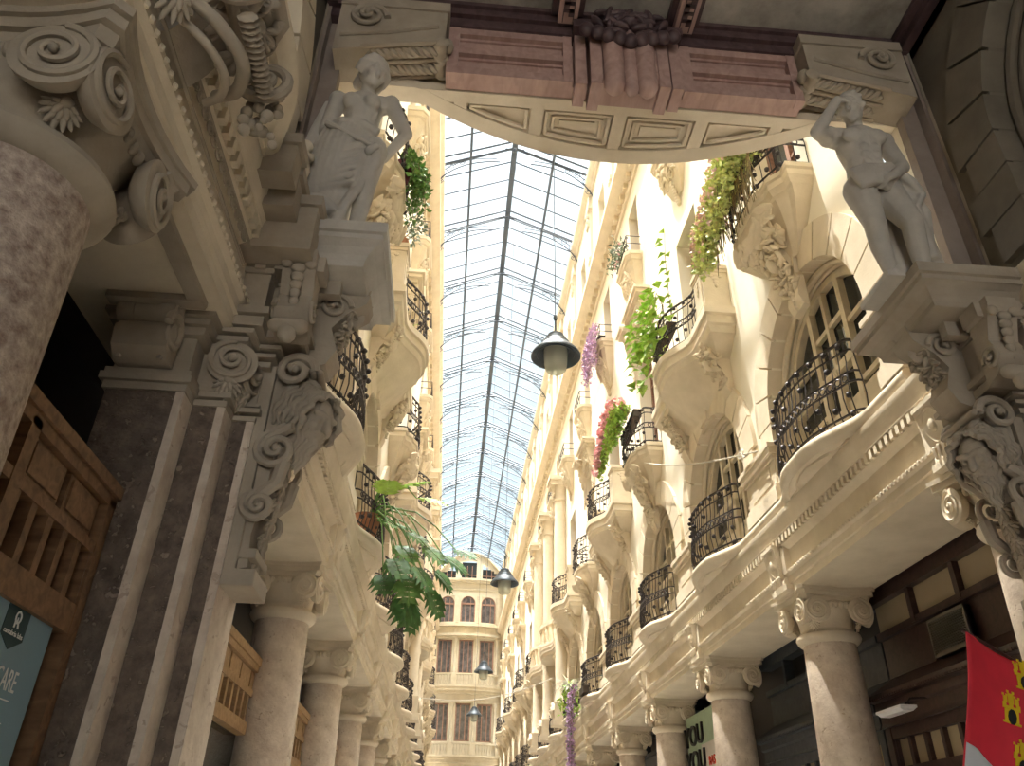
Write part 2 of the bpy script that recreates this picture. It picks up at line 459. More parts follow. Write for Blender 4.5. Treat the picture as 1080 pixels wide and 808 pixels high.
HALF = PITCH / 2
AR, AZ = 1.33, 6.62        # arch opening in the wall plane
def arch_pts(r, zc, zb, n=20):
    P = [(-r, zb)] + [(-r * math.cos(PI * i / n), zc + r * math.sin(PI * i / n)) for i in range(n + 1)] + [(r, zb)]
    return P
def wall_mesh(b, X, s, yc, h0, h1, zb, zt, arch=True, upper=True, depth=.34):
    """one bay of the facade with its openings and reveals, as quads in the plane x = X"""
    def P(y, z, d=0): return (X - s * d, yc + y, z)
    def rect(y0, y1, z0, z1): b.add([P(y0, z0), P(y1, z0), P(y1, z1), P(y0, z1)], [(0, 1, 2, 3)])
    def opening(oy, z0, z1, wz0, wz1, dep=depth):
        rect(h0, -oy, wz0, wz1); rect(oy, h1, wz0, wz1); rect(-oy, oy, wz0, z0); rect(-oy, oy, z1, wz1)
        c = [(-oy, z0), (oy, z0), (oy, z1), (-oy, z1)]
        for i in range(4):
            p, q = c[i], c[(i + 1) % 4]
            b.add([P(*p), P(*q), P(*q, dep), P(*p, dep)], [(0, 1, 2, 3)])
    ztop1 = 8.75
    A = arch_pts(AR, AZ, zb)
    rect(h0, -AR, zb, ztop1); rect(AR, h1, zb, ztop1)
    for i in range(1, len(A) - 2):
        (ya, za), (yb, zz) = A[i], A[i + 1]
        b.add([P(ya, za), P(yb, zz), P(yb, ztop1), P(ya, ztop1)], [(0, 1, 2, 3)])
    for i in range(len(A) - 1):
        p, q = A[i], A[i + 1]
        b.add([P(*p), P(*q), P(*q, depth + .05), P(*p, depth + .05)], [(0, 1, 2, 3)])
    if upper:
        opening(.64, 9.05, 12.35, ztop1, 13.0)
        opening(.47, 14.6, 16.5, 13.0, 17.2)
        opening(.50, 18.7, 20.9, 17.2, 22.9)

# ---------------------------------------------------------------- windows (origin on the wall plane at bay centre, x inward)
NWIN = [0]
def make_arch_window(label):
    t = thing('window_1', label, 'window', kind='structure')
    b = MB()
    r = 1.22; zb = 5.55; u0, u1 = -.36, -.28
    A = arch_pts(r + .14, AZ, zb); B = arch_pts(r, AZ, zb)
    n = len(A)
    for i in range(n - 1):
        q = [A[i], A[i + 1], B[i + 1], B[i]]
        vs = [(u0, p[0], p[1]) for p in q] + [(u1, p[0], p[1]) for p in q]
        b.add(vs, [(4, 5, 6, 7), (3, 2, 6, 7), (0, 1, 5, 4)])
    b.at()
    C = arch_pts(r, AZ, zb); D = arch_pts(r - .09, AZ, zb)
    for i in range(n - 1):
        q = [C[i], C[i + 1], D[i + 1], D[i]]
        vs = [(u0, p[0], p[1]) for p in q] + [(u1 + .03, p[0], p[1]) for p in q]
        b.add(vs, [(4, 5, 6, 7), (3, 2, 6, 7), (0, 1, 5, 4)])
    b.build('window_frame', M['winframe'], t)
    b = MB()
    for y in (-.40, .40): b.cbox((-.30, y, (zb + AZ + 1.08) / 2), (.09, .09, AZ + 1.08 - zb))
    b.cbox((-.29, 0, (zb + AZ) / 2), (.10, .13, AZ - zb))
    b.cbox((-.285, 0, AZ + .55), (.07, .06, 1.15))
    b.cbox((-.30, 0, AZ), (.11, 2 * r - .1, .11)); b.cbox((-.30, 0, AZ + .62), (.06, .8, .06))
    b.cbox((-.30, 0, zb + .35), (.06, 2 * r - .1, .5))
    for sg in (-1, 1):
        b.cbox((-.30, sg * .8, AZ + .42), (.06, .8, .06)); b.cbox((-.30, sg * .8, zb + .7), (.05, .7, .06))
        b.tube([(-.265, sg * .03, zb + .9), (-.235, sg * .03, zb + .95), (-.235, sg * .03, zb + 1.05), (-.265, sg * .03, zb + 1.1)], .012, 5)
    b.build('muntin', M['winframe'], t)
    b = MB()
    P = arch_pts(r, AZ, zb)
    b.add([(-.34, p[0], p[1]) for p in P], [tuple(range(len(P)))])
    b.build('pane', M['winglass'], t, smooth=False)
    return t
def make_rect_window(label, oy, z0, z1, mat, cols=2, rows=3, dep=.30, glass='winglass'):
    t = thing('window_1', label, 'window', kind='structure')
    b = MB()
    f = .09
    b.box((-dep - .06, -oy, z0), (-dep + .02, -oy + f, z1)); b.box((-dep - .06, oy - f, z0), (-dep + .02, oy, z1))
    b.box((-dep - .06, -oy, z1 - f), (-dep + .02, oy, z1)); b.box((-dep - .06, -oy, z0), (-dep + .02, oy, z0 + f))
    b.build('window_frame', mat, t, smooth=False)
    b = MB()
    for k in range(1, cols):
        y = -oy + 2 * oy * k / cols; b.cbox((-dep, y, (z0 + z1) / 2), (.07, .10, z1 - z0 - .1))
    for k in range(1, rows):
        z = z0 + (z1 - z0) * k / rows; b.cbox((-dep - .005, 0, z), (.05, 2 * oy - .1, .05))
    b.build('muntin', mat, t, smooth=False)
    b = MB(); b.add([(-dep - .04, -oy, z0), (-dep - .04, oy, z0), (-dep - .04, oy, z1), (-dep - .04, -oy, z1)], [(0, 1, 2, 3)])
    b.build('pane', M[glass], t, smooth=False)
    return t

# ---------------------------------------------------------------- arch surround (voussoirs), pier plinth, bracket
def make_surround(mat):
    b = MB()
    ro = 1.80; n = 11; g = .011
    for i in range(n):
        a0 = PI * i / n; a1 = PI * (i + 1) / n
        st = []
        for k in range(4):
            a = a0 + (a1 - a0) * k / 3
            st.append(a)
        d = .055 if i != n // 2 else .10
        rr = ro if i != n // 2 else ro + .06
        vin, vout = [], []
        for u in (-.20, d):
            vin.append([(u, -(AR - .004) * math.cos(a + (g if k == 0 else -g if k == 3 else 0)), AZ + (AR - .004) * math.sin(a + (g if k == 0 else -g if k == 3 else 0))) for k, a in enumerate(st)])
            vout.append([(u, -rr * math.cos(a + (g * .7 if k == 0 else -g * .7 if k == 3 else 0)), AZ + rr * math.sin(a + (g * .7 if k == 0 else -g * .7 if k == 3 else 0))) for k, a in enumerate(st)])
        vs = vin[0] + vin[1] + vout[0] + vout[1]
        fs = []
        for k in range(3):
            fs += [(k, k + 1, 5 + k, 4 + k), (8 + k, 12 + k, 13 + k, 9 + k), (4 + k, 5 + k, 13 + k, 12 + k), (k, 8 + k, 9 + k, k + 1)]
        fs += [(0, 4, 12, 8), (3, 11, 15, 7)]
        b.add(vs, fs)
    for sg in (-1, 1):
        for k in range(3):
            z0 = 5.56 + k * .353; y0, y1 = sorted((sg * (AR - .004), sg * (1.80 if k % 2 else 1.70)))
            b.box((-.20, y0, z0 + .008), (.055, y1, z0 + .345))
    # inner rolled moulding of the reveal
    A = arch_pts(AR - .04, AZ, 5.56)
    b.tube([(-.17, p[0], p[1]) for p in A], .045, 8)
    A = arch_pts(AR - .06, AZ, 5.56)
    b.tube([(-.25, p[0], p[1]) for p in A], .03, 8)
    return tag(b.build('trim_1', mat, None), 'blocky stone arch around a balcony door', 'arch surround', None, 'structure')

def make_plinth(mat):
    """stepped block that stands on the cornice on every pier, between two balconies"""
    b = MB()
    w = .50
    for z0, z1, u, dw in ((5.545, 5.72, .125, .05), (5.71, 5.78, .10, .02), (5.77, 6.14, .07, 0), (6.13, 6.20, .10, .03), (6.19, 6.28, .14, .06), (6.27, 6.33, .16, .08)):
        b.box((-.05, -w - dw, z0), (u, w + dw, z1))
    b.box((.06, -.34, 5.84), (.082, .34, 6.08))
    return tag(b.build('trim_1', mat, None, smooth=False), 'stepped stone plinth between two balconies', 'plinth', None, 'structure')

def make_frieze_bracket(mat, label):
    t = thing('frieze_bracket', label, 'bracket', group='brackets over the columns')
    b = MB()
    prof = [(-.05, 4.51), (.02, 4.51), (.05, 4.54), (.05, 4.62), (.03, 4.66), (.06, 4.74), (.11, 4.90), (.12, 5.02), (.15, 5.04), (.15, 5.08), (-.05, 5.08)]
    vs = []
    b.prism([(p[0], p[1]) for p in prof], 1, -.17, .17)
    b.box((-.05, -.27, 4.70), (.04, .27, 5.04))
    b.box((-.05, -.23, 4.515), (.055, .23, 4.58))
    b.build('body', mat, t)
    b = MB()
    for k in range(20):
        pass
    pts = [(.085 + .035 * math.sin(a), .12 * math.cos(a), 4.87 + .15 * math.sin(a)) for a in [2 * PI * k / 20 for k in range(20)]]
    b.tube(pts, .016, 6, True)
    b.ball((.09, 0, 4.87), (.04, .05, .07), 8, 6)
    for y in (-.10, -.035, .035, .10): b.limb((.075, y, 4.68), .022, (.07, y, 4.60), .014, 6)
    b.build('medallion', mat, t)
    return t

# ---------------------------------------------------------------- first floor balcony: bowed slab + wrought iron railing
def bow(y, L, d0, d1, yb):
    a = abs(y)
    if a >= yb: return d0
    q = a / yb
    f = 0.5 + 0.5 * math.cos(PI * q)
    f = (1 - (1 - f) ** 1.6) ** 0.95
    return d0 + (d1 - d0) * f
def slab_plan(L, d0, d1, yb, e=0.0, n=40):
    P = []
    for k in range(n + 1):
        y = -L + 2 * L * k / n
        P.append((max(.02, bow(y, L, d0, d1, yb) + e), y))
    return P
def make_balcony(mat, label, rail=True):
    t = thing('balcony', label, 'balcony', group='first floor balconies')
    b = MB()
    L = 1.885
    lv = [(5.39, -.06), (5.40, -.05), (5.42, -.005), (5.45, .02), (5.485, .028), (5.52, .018), (5.545, -.01), (5.55, -.03)]
    rings = []
    for z, e in lv:
        P = slab_plan(L, .10, .40, 1.16, e, 56)
        rings.append([(-.02, -L, z)] + [(u, y, z) for u, y in P] + [(-.02, L, z)])
    b.loft(rings, closed=True)
    # grooved panel on the underside of the bow
    P = slab_plan(L, .0, .27, .92, 0, 60)
    pts = [(max(.14, u), y, 5.388) for u, y in P if abs(y) < .78]
    b.tube(pts, .014, 5)
    cr = [(.20 + .10 * math.cos(a * PI / 2), .42 * a) for a in [-1 + k / 8 for k in range(17)]] + [(.20 + .03 * math.cos(a * PI / 2), .42 * a) for a in [1 - k / 8 for k in range(1, 16)]]
    b.prism(cr, 2, 5.368, 5.40)
    b.build('slab', mat, t)
    if rail:
        make_railing(t, lambda q: bow(q, L, .05, .32, 1.16), -1.0, 1.0, 5.55, .92, 22, .06)
    return t
def make_railing(t, fu, ya, yb_, z0, h, n, belly=.07, returns=True):
    """bombe iron railing following u = fu(y)"""
    b = MB()
    path = []
    N = 60
    for k in range(N + 1):
        y = ya + (yb_ - ya) * k / N
        path.append((fu(y), y))
    if returns:
        path = [(0.0, ya)] + path + [(0.0, yb_)]
    # arc-length resample
    acc = [0]
    for i in range(1, len(path)):
        acc.append(acc[-1] + math.hypot(path[i][0] - path[i - 1][0], path[i][1] - path[i - 1][1]))
    def at(s):
        s = max(0, min(acc[-1], s))
        for i in range(1, len(acc)):
            if acc[i] >= s:
                f = (s - acc[i - 1]) / max(1e-9, acc[i] - acc[i - 1])
                return (path[i - 1][0] + (path[i][0] - path[i - 1][0]) * f, path[i - 1][1] + (path[i][1] - path[i - 1][1]) * f)
        return path[-1]
    Ltot = acc[-1]
    def nrm(s):
        a = at(s - .02); c = at(s + .02)
        v = Vector((c[1] - a[1], -(c[0] - a[0]))); 
        if v.length < 1e-6: v = Vector((1, 0))
        v.normalize(); return v
    for zz, rr, off in ((h, .02, 0), (h * .86, .012, .005), (h * .56, .013, .03), (h * .42, .013, .045), (h * .06, .014, .03)):
        m = 44
        pts = []
        for k in range(m + 1):
            s = Ltot * k / m; p = at(s); v = nrm(s)
            pts.append((p[0] + v.x * off, p[1] + v.y * off, z0 + zz))
        b.tube(pts, rr, 5)
    for k in range(n + 1):
        s = Ltot * k / n; p = at(s); v = nrm(s)
        pts = []
        for q, o in ((0, .0), (.06, .03), (.25, belly), (.45, .045), (.7, .012), (1.0, 0)):
            pts.append((p[0] + v.x * o, p[1] + v.y * o, z0 + h * q))
        b.tube(pts, .0085, 4)
    # rings in the middle band, rosettes above and below
    k = 0; s = .09
    while s < Ltot - .05:
        p = at(s); v = nrm(s); tg = Vector((-v.y, v.x))
        cz = z0 + h * .49
        ring = [(p[0] + v.x * .04 + tg.x * .038 * math.cos(a), p[1] + v.y * .04 + tg.y * .038 * math.cos(a), cz + .038 * math.sin(a)) for a in [2 * PI * i / 8 for i in range(8)]]
        b.tube(ring, .009, 4, True)
        if k % 2 == 1:
            for zz in ((.93, .70, .17) if k % 4 == 1 else (.93, .28, .04)):
                b.ball((p[0] + v.x * .035, p[1] + v.y * .035, z0 + h * zz), (.035, .035, .035), 6, 5)
        s += .105; k += 1
    b.build('railing', M['iron'], t, smooth=False)

# ---------------------------------------------------------------- second floor balconies
def make_wide_balcony(mat, label):
    t = thing('balcony', label, 'balcony', group='wide balconies of the second floor')
    b = MB(); L = 1.72
    lv = [(7.90, .30, -.50), (8.08, .44, -.34), (8.30, .66, -.18), (8.50, .84, -.08), (8.62, .92, -.03), (8.64, .95, .0), (8.74, .97, .02), (8.76, 1.0, .05), (8.90, 1.0, .05), (8.92, 1.03, .08), (9.04, 1.03, .08)]
    rings = []
    for z, k, e in lv:
        P = slab_plan(L * k, .40, .72, .95 * min(1, k + .1), 0, 36)
        rings.append([(-.02, -L * k, z)] + [(max(.03, u * (0.35 + .65 * k) + e), y, z) for u, y in P] + [(-.02, L * k, z)])
    b.loft(rings, closed=True)
    b.build('slab', mat, t)
    for sg in (-1, 1):
        b = MB()
        y0, y1 = sorted((sg * 1.22, sg * 1.66))
        b.box((-.02, y0, 9.04), (.42, y1, 9.86))
        b.box((-.02, y0 - .03, 9.04), (.45, y1 + .03, 9.12)); b.box((-.02, y0 - .04, 9.86), (.46, y1 + .04, 9.94))
        b.box((-.02, y0 - .02, 9.80), (.44, y1 + .02, 9.86))
        b.box((.42, y0 + .05, 9.17), (.435, y1 - .05, 9.78))
        yc = (y0 + y1) / 2
        for yy, n in ((sg * 1.66 + sg * .001, sg),):
            c = (.2, yy, 9.60)
            for k in range(4): b.ball((.2, yy, 9.74 - k * .07), (.075 - .014 * k, .02, .045), 7, 5)
            b.ball((.13, yy, 9.72), (.05, .02, .03), 6, 4); b.ball((.27, yy, 9.72), (.05, .02, .03), 6, 4)
        for yy in (sg * 1.22 - sg * .001,):
            for k in range(4): b.ball((.2, yy, 9.74 - k * .07), (.075 - .014 * k, .02, .045), 7, 5)
        for k in range(4): b.ball((.44, yc, 9.70 - k * .07), (.02, .08 - .015 * k, .045), 7, 5)
        b.build('pedestal', mat, t, smooth=True, angle=30)
        # carved console under each end
        b = MB()
        yy = sg * 1.15
        prof = [(-.02, 7.75), (.06, 7.78), (.12, 7.92), (.10, 8.05), (.16, 8.22), (.30, 8.40), (.36, 8.62), (.34, 8.70), (-.02, 8.70)]
        b.prism(prof, 1, yy - .13, yy + .13)
        leaf_relief(b, (.26, yy, 8.30), (0, 1, 0), Vector((.42, 0, .8)), .34, .75, 11 + sg, 1.3, .07)
        b.spiral((.22, yy - sg * .14, 8.45), (1, 0, 0), (0, 0, 1), .16, 1.6, .03)
        b.spiral((.22, yy + sg * .14, 8.45), (-1, 0, 0), (0, 0, 1), .16, 1.6, .03)
        b.build('console', mat, t)
    make_railing(t, lambda q: bow(q, 1.2, .36, .70, 1.0), -1.2, 1.2, 9.04, .86, 20, .04, False)
    return t
def make_narrow_balcony(mat, label):
    t = thing('balcony', label, 'balcony', group='narrow balconies of the second floor')
    b = MB(); L = .92
    lv = [(8.15, .34, .10), (8.30, .48, .16), (8.50, .70, .26), (8.68, .86, .36), (8.76, .93, .42), (8.78, .95, .46), (8.84, .98, .50), (8.86, 1.0, .52), (8.95, 1.0, .52), (8.97, 1.03, .55), (9.04, 1.03, .55)]
    rings = []
    for z, k, d in lv:
        ring = [(-.02, -L * k, z)]
        for i in range(13):
            y = -L * k + 2 * L * k * i / 12
            q = abs(y) / (L * k)
            stp = 1.0 if q < .45 else (.86 if q < .72 else .62)
            ring.append((d * stp, y, z))
        ring.append((-.02, L * k, z)); rings.append(ring)
    b.loft(rings, closed=True)
    b.build('slab', mat, t, angle=25)
    b = MB()
    prof = [(-.02, 7.45), (.05, 7.48), (.10, 7.62), (.07, 7.80), (.10, 8.00), (.20, 8.22), (.27, 8.45), (.25, 8.56), (-.02, 8.56)]
    b.prism(prof, 1, -.16, .16)
    leaf_relief(b, (.22, 0, 8.12), (0, 1, 0), Vector((.35, 0, .85)), .42, .8, 21, 1.4, .08)
    leaf_relief(b, (.36, 0, 8.52), (0, 1, 0), Vector((.55, 0, .6)), 1.05, .42, 24, 1.5, .06)
    for sg in (-1, 1):
        b.spiral((.22, sg * .22, 8.40), (sg, 0, 0) if sg > 0 else (1, 0, 0), (0, 0, 1), .15, 1.6, .03)
        b.limb((.27, sg * .34, 8.42), .05, (.30, sg * .20, 8.62), .035)
        b.ball((.27, sg * .36, 8.40), .06, 8, 6)
    for k in range(5): b.ball((.10 - .012 * k, 0, 7.72 - .05 * k), (.05, .06 - .008 * k, .04), 7, 5)
    b.build('console', mat, t)
    make_railing(t, lambda q: .50 if abs(q) < .42 else (.50 - (abs(q) - .42) * .42), -.86, .86, 9.04, .84, 15, .03, True)
    return t
def make_stone_balcony(mat, label):
    """pavilion balcony with turned stone balusters"""
    t = thing('balcony', label, 'balcony', group='stone balustrade balconies of the pavilion')
    b = MB(); L = 1.6
    for z0, z1, u, d in ((8.10, 8.22, .50, -.06), (8.22, 8.34, .56, -.02), (8.34, 8.44, .60, 0)):
        P = slab_plan(L, .45, .75, 1.3, d, 30)
        b.loft([[(-.02, -L, z)] + [(p[0], p[1], z) for p in P] + [(-.02, L, z)] for z in (z0, z1)], closed=True)
    b.build('slab', mat, t)
    b = MB()
    P = slab_plan(L, .45, .75, 1.3, 0, 30)
    for z0, z1, hw in ((9.16, 9.26, .08), (8.44, 8.52, .07)):
        for i in range(len(P) - 1):
            pass
        b.loft([[(p[0] - .18, p[1], z0), (p[0] + .01, p[1], z0), (p[0] + .01, p[1], z1), (p[0] - .18, p[1], z1)] for p in P], closed=True)
    b.build('handrail', mat, t)
    for k in range(9):
        y = -1.4 + 2.8 * k / 8; u = bow(y, L, .45, .75, 1.3) - .09
        b = MB(); b.lathe([(.05, 8.52), (.05, 8.58), (.03, 8.62), (.065, 8.76), (.06, 8.84), (.028, 9.02), (.05, 9.08), (.05, 9.16)], 10, (u, y, 0)); b.build('baluster', mat, t)
    for sg in (-1, 1):
        b = MB()
        b.prism([(-.02, 7.2), (.08, 7.25), (.12, 7.5), (.30, 7.75), (.42, 8.10), (-.02, 8.10)], 1, sg * 1.1 - .14, sg * 1.1 + .14)
        leaf_relief(b, (.22, sg * 1.1, 7.65), (0, 1, 0), Vector((.4, 0, .8)), .34, .7, 31, 1.2, .06)
        b.spiral((.25, sg * 1.1 - .15, 7.95), (1, 0, 0), (0, 0, 1), .13, 1.5, .03)
        b.build('console', mat, t)
    return t

# ---------------------------------------------------------------- hood over narrow-balcony windows, third floor corbel
def make_hood(mat, label):
    t = thing('window_hood', label, 'hood', group='hoods over second floor windows')
    b = MB()
    b.box((-.02, -.9, 12.45), (.10, .9, 13.1))
    for z0, z1, u, w in ((12.75, 12.84, .24, .96), (12.84, 12.93, .34, 1.04), (12.93, 13.0, .40, 1.10)):
        b.box((-.02, -w, z0), (u, -w + .52, z1)); b.box((-.02, w - .52, z0), (u, w, z1)); b.box((-.02, -w + .5, z0 + .16), (u - .05, w - .5, z1 + .16))
    b.build('cornice', mat, t, smooth=False)
    b = MB()
    leaf_relief(b, (.12, 0, 12.72), (0, 1, 0), (0, 0, 1), .7, .5, 41, 1.3, .09)
    b.build('relief', mat, t)
    for sg in (-1, 1):
        b = MB()
        b.prism([(-.02, 11.5), (.05, 11.52), (.10, 11.75), (.08, 12.0), (.16, 12.3), (.26, 12.75), (-.02, 12.75)], 1, sg * .76 - .10, sg * .76 + .10)
        leaf_relief(b, (.15, sg * .76, 12.3), (0, 1, 0), Vector((.2, 0, .9)), .22, .6, 43, 1.0, .05)
        for k in range(4): b.ball((.07, sg * .76, 11.62 - .09 * k), (.035, .055 - .01 * k, .055), 6, 5)
        b.build('console', mat, t)
    return t
def make_box_corbel(mat, label):
    t = thing('window_corbel', label, 'corbel', group='corbels under the third floor windows')
    b = MB()
    lv = [(13.15, .18, .04), (13.30, .30, .10), (13.6, .42, .20), (13.95, .50, .28), (14.2, .56, .33), (14.22, .60, .37), (14.32, .62, .39), (14.33, .65, .42), (14.42, .66, .43)]
    b.loft([[(-.02, -w, z), (d * .75, -w, z), (d, -w * .8, z), (d, w * .8, z), (d * .75, w, z), (-.02, w, z)] for z, w, d in lv], closed=True)
    b.build('body', mat, t, angle=25)
    b = MB()
    leaf_relief(b, (.25, 0, 13.75), (0, 1, 0), Vector((.28, 0, .85)), .72, .62, 51, 1.5, .06)
    for k in range(9): b.ball((.16 - .013 * k, 0, 13.5 - .07 * k), (.05, .10 - .008 * k, .06), 7, 5)
    b.build('relief', mat, t)
    b = MB()
    for y in (-.56, -.28, 0, .28, .56): b.tube([(.36, y, 14.42), (.36, y, 14.95)], .011, 4)
    for z in (14.95, 14.72): b.tube([(-.02, -.56, z), (.36, -.56, z), (.36, .56, z), (-.02, .56, z)], .014, 4)
    b.build('rail', M['iron'], t, smooth=False)
    return t

# ---------------------------------------------------------------- upper cornice + gallery trim (per side, long)
def gallery(name, side, y0, y1, mat):
    X, rz = SIDES[side]; s = 1 if side == 'shade' else -1
    b = MB()
    prof = [(-.05, 17.05), (.06, 17.05), (.08, 17.15), (.05, 17.2), (.05, 17.42), (.16, 17.45), (.30, 17.52), (.38, 17.60), (.42, 17.62), (.42, 17.78), (.10, 17.85), (-.05, 17.85)]
    b.prism([(X + s * u, z) for u, z in prof], 1, y0, y1)
    y = y0 + .1
    while y < y1 - .1:
        u0, u1 = sorted((X + s * .05, X + s * .17)); b.box((u0, y, 17.24), (u1, y + .16, 17.44)); y += .42
    prof = [(-.05, 22.2), (.06, 22.2), (.08, 22.4), (.20, 22.5), (.24, 22.6), (.24, 22.75), (-.05, 22.9)]
    b.prism([(X + s * u, z) for u, z in prof], 1, y0, y1)
    return tag(b.build(name, mat, None), 'projecting upper cornice high on the ' + SIDEWORD[side], 'cornice', None, 'structure')
def make_gallery_pilaster(mat):
    b = MB()
    b.box((-.02, -.34, 17.85), (.14, .34, 18.3)); b.box((-.02, -.24, 18.3), (.10, .24, 21.6)); b.box((-.02, -.32, 21.6), (.15, .32, 21.75))
    b.box((-.02, -.28, 21.75), (.11, .28, 22.2))
    leaf_relief(b, (.11, 0, 21.2), (0, 1, 0), (0, 0, 1), .42, .7, 61, 1.0, .06)
    leaf_relief(b, (.11, 0, 19.0), (0, 1, 0), (0, 0, 1), .36, .9, 62, 1.0, .05)
    return tag(b.build('trim_1', mat, None), 'carved pilaster of the top gallery', 'pilaster', None, 'structure')

V = Vector
def face_parts(b, hc, F, S, U, k=1.0):
    """nose, brow, cheeks, lips, chin and ears on a head; F forward, S side, U up"""
    def p(f, s, u): return hc + F * f * k + S * s * k + U * u * k
    b.limb(p(.085, 0, .025), .012 * k, p(.118, 0, -.028), .019 * k, 8)
    for sg in (-1, 1):
        b.ball(p(.080, sg * .034, .034), .024 * k, 8, 6); b.ball(p(.070, sg * .045, -.03), .034 * k, 8, 6)
        b.ball(p(-.005, sg * .088, -.01), .026 * k, 8, 6)
        b.limb(p(.092, -.022, -.066 + .008 * sg), .010 * k, p(.092, .022, -.066 + .008 * sg), .010 * k, 8)
    b.ball(p(.078, 0, -.100), .034 * k, 8, 6); b.ball(p(.03, 0, -.06), .075 * k, 10, 8)
# ================================================================= ground, passage facades
b = MB(); b.box((-14, -16, -.2), (16, 80, 0)); tag(b.build('floor', M['paving'], None), 'pale stone paving of the arcade', 'floor', None, 'structure')

def put(root, side, y, dx=0.0):
    X, rz = SIDES[side]; s = 1 if side == 'shade' else -1
    return (X + s * dx, y, 0), rz
def first(root, side, y, label, dx=0.0):
    loc, rz = put(root, side, y, dx); root.location = loc; root.rotation_euler = (0, 0, rz); root['label'] = label; return root
class Kit:
    """first use moves the original, later uses copy it with its parts"""
    def __init__(s, maker): s.maker = maker; s.root = None; s.n = 0
    def use(s, side, y, label, dx=0.0, name=None, **kw):
        s.n += 1
        if s.root is None:
            s.root = s.maker(label); r = first(s.root, side, y, label, dx)
        else:
            loc, rz = put(s.root, side, y, dx); r = dup(s.root, loc, rz, label)
        if name: r.name = name
        return r
TR = [0]; WN = [0]
def tn(): TR[0] += 1; return 'trim_%d' % TR[0]
def wn(): WN[0] += 1; return 'window_%d' % WN[0]

# ---- walls
for side in ('shade', 'sun'):
    X, rz = SIDES[side]; s = 1 if side == 'shade' else -1
    b = MB()
    for k in range(NB):
        wall_mesh(b, X, s, W0 + PITCH * k, -HALF, HALF, 5.28, 22.9)
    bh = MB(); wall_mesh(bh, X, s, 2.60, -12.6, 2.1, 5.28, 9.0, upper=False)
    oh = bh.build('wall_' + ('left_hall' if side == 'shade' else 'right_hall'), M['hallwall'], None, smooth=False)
    tag(oh, 'shade-darkened plaster wall of the entrance hall on the ' + SIDEWORD[side], 'wall', None, 'structure')
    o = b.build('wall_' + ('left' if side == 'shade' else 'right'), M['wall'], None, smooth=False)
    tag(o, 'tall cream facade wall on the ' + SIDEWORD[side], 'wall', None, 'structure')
    # added roof slab behind the facade so that daylight only enters through the glazing
    b = MB()
    x0, x1 = sorted((X - s * .02, X - s * 4.0)); b.box((x0, 4.7, 22.9), (x1, 68, 23.2))
    tag(b.build(tn(), M['wall'], None, smooth=False), 'added roof slab blocking the sky beside the glazing', 'roof edge', None, 'structure')
    # back wall of the shops behind the columns
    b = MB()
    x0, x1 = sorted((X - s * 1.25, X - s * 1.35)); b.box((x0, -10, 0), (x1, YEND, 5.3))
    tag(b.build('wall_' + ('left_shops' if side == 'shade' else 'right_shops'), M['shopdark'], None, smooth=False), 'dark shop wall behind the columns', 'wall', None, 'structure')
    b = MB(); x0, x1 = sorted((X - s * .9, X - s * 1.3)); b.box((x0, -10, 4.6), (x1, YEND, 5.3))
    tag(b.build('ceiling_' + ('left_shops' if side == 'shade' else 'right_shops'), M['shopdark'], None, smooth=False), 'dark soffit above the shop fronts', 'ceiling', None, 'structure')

o = entablature(tn(), 'shade', -9.5, YEND, M['stone']); o = entablature(tn(), 'sun', -9.5, YEND, M['stone'])
gallery(tn(), 'shade', 4.9, YEND, M['stone']); gallery(tn(), 'sun', 4.9, YEND, M['stone'])

K_col = Kit(lambda l: make_column(M['marble'], M['stone'], l))
K_balc = Kit(lambda l: make_balcony(M['stone'], l))
K_wide = Kit(lambda l: make_wide_balcony(M['stone'], l))
K_narr = Kit(lambda l: make_narrow_balcony(M['stone'], l))
K_ston = Kit(lambda l: make_stone_balcony(M['stone'], l))
K_hood = Kit(lambda l: make_hood(M['stone'], l))
K_corb = Kit(lambda l: make_box_corbel(M['stone'], l))
K_brak = Kit(lambda l: make_frieze_bracket(M['stone'], l))
K_aw = Kit(lambda l: make_arch_window(l))
K_w2 = Kit(lambda l: make_rect_window(l, .64, 9.05, 12.35, M['brownframe'], 2, 3))
K_w3 = Kit(lambda l: make_rect_window(l, .47, 14.6, 16.5, M['brownframe'], 2, 2))
K_w4 = Kit(lambda l: make_rect_window(l, .50, 18.7, 20.9, M['winframe'], 2, 2))
K_sur = Kit(lambda l: make_surround(M['stone']))
K_pli = Kit(lambda l: make_plinth(M['stone']))
K_pil = Kit(lambda l: make_gallery_pilaster(M['stone']))

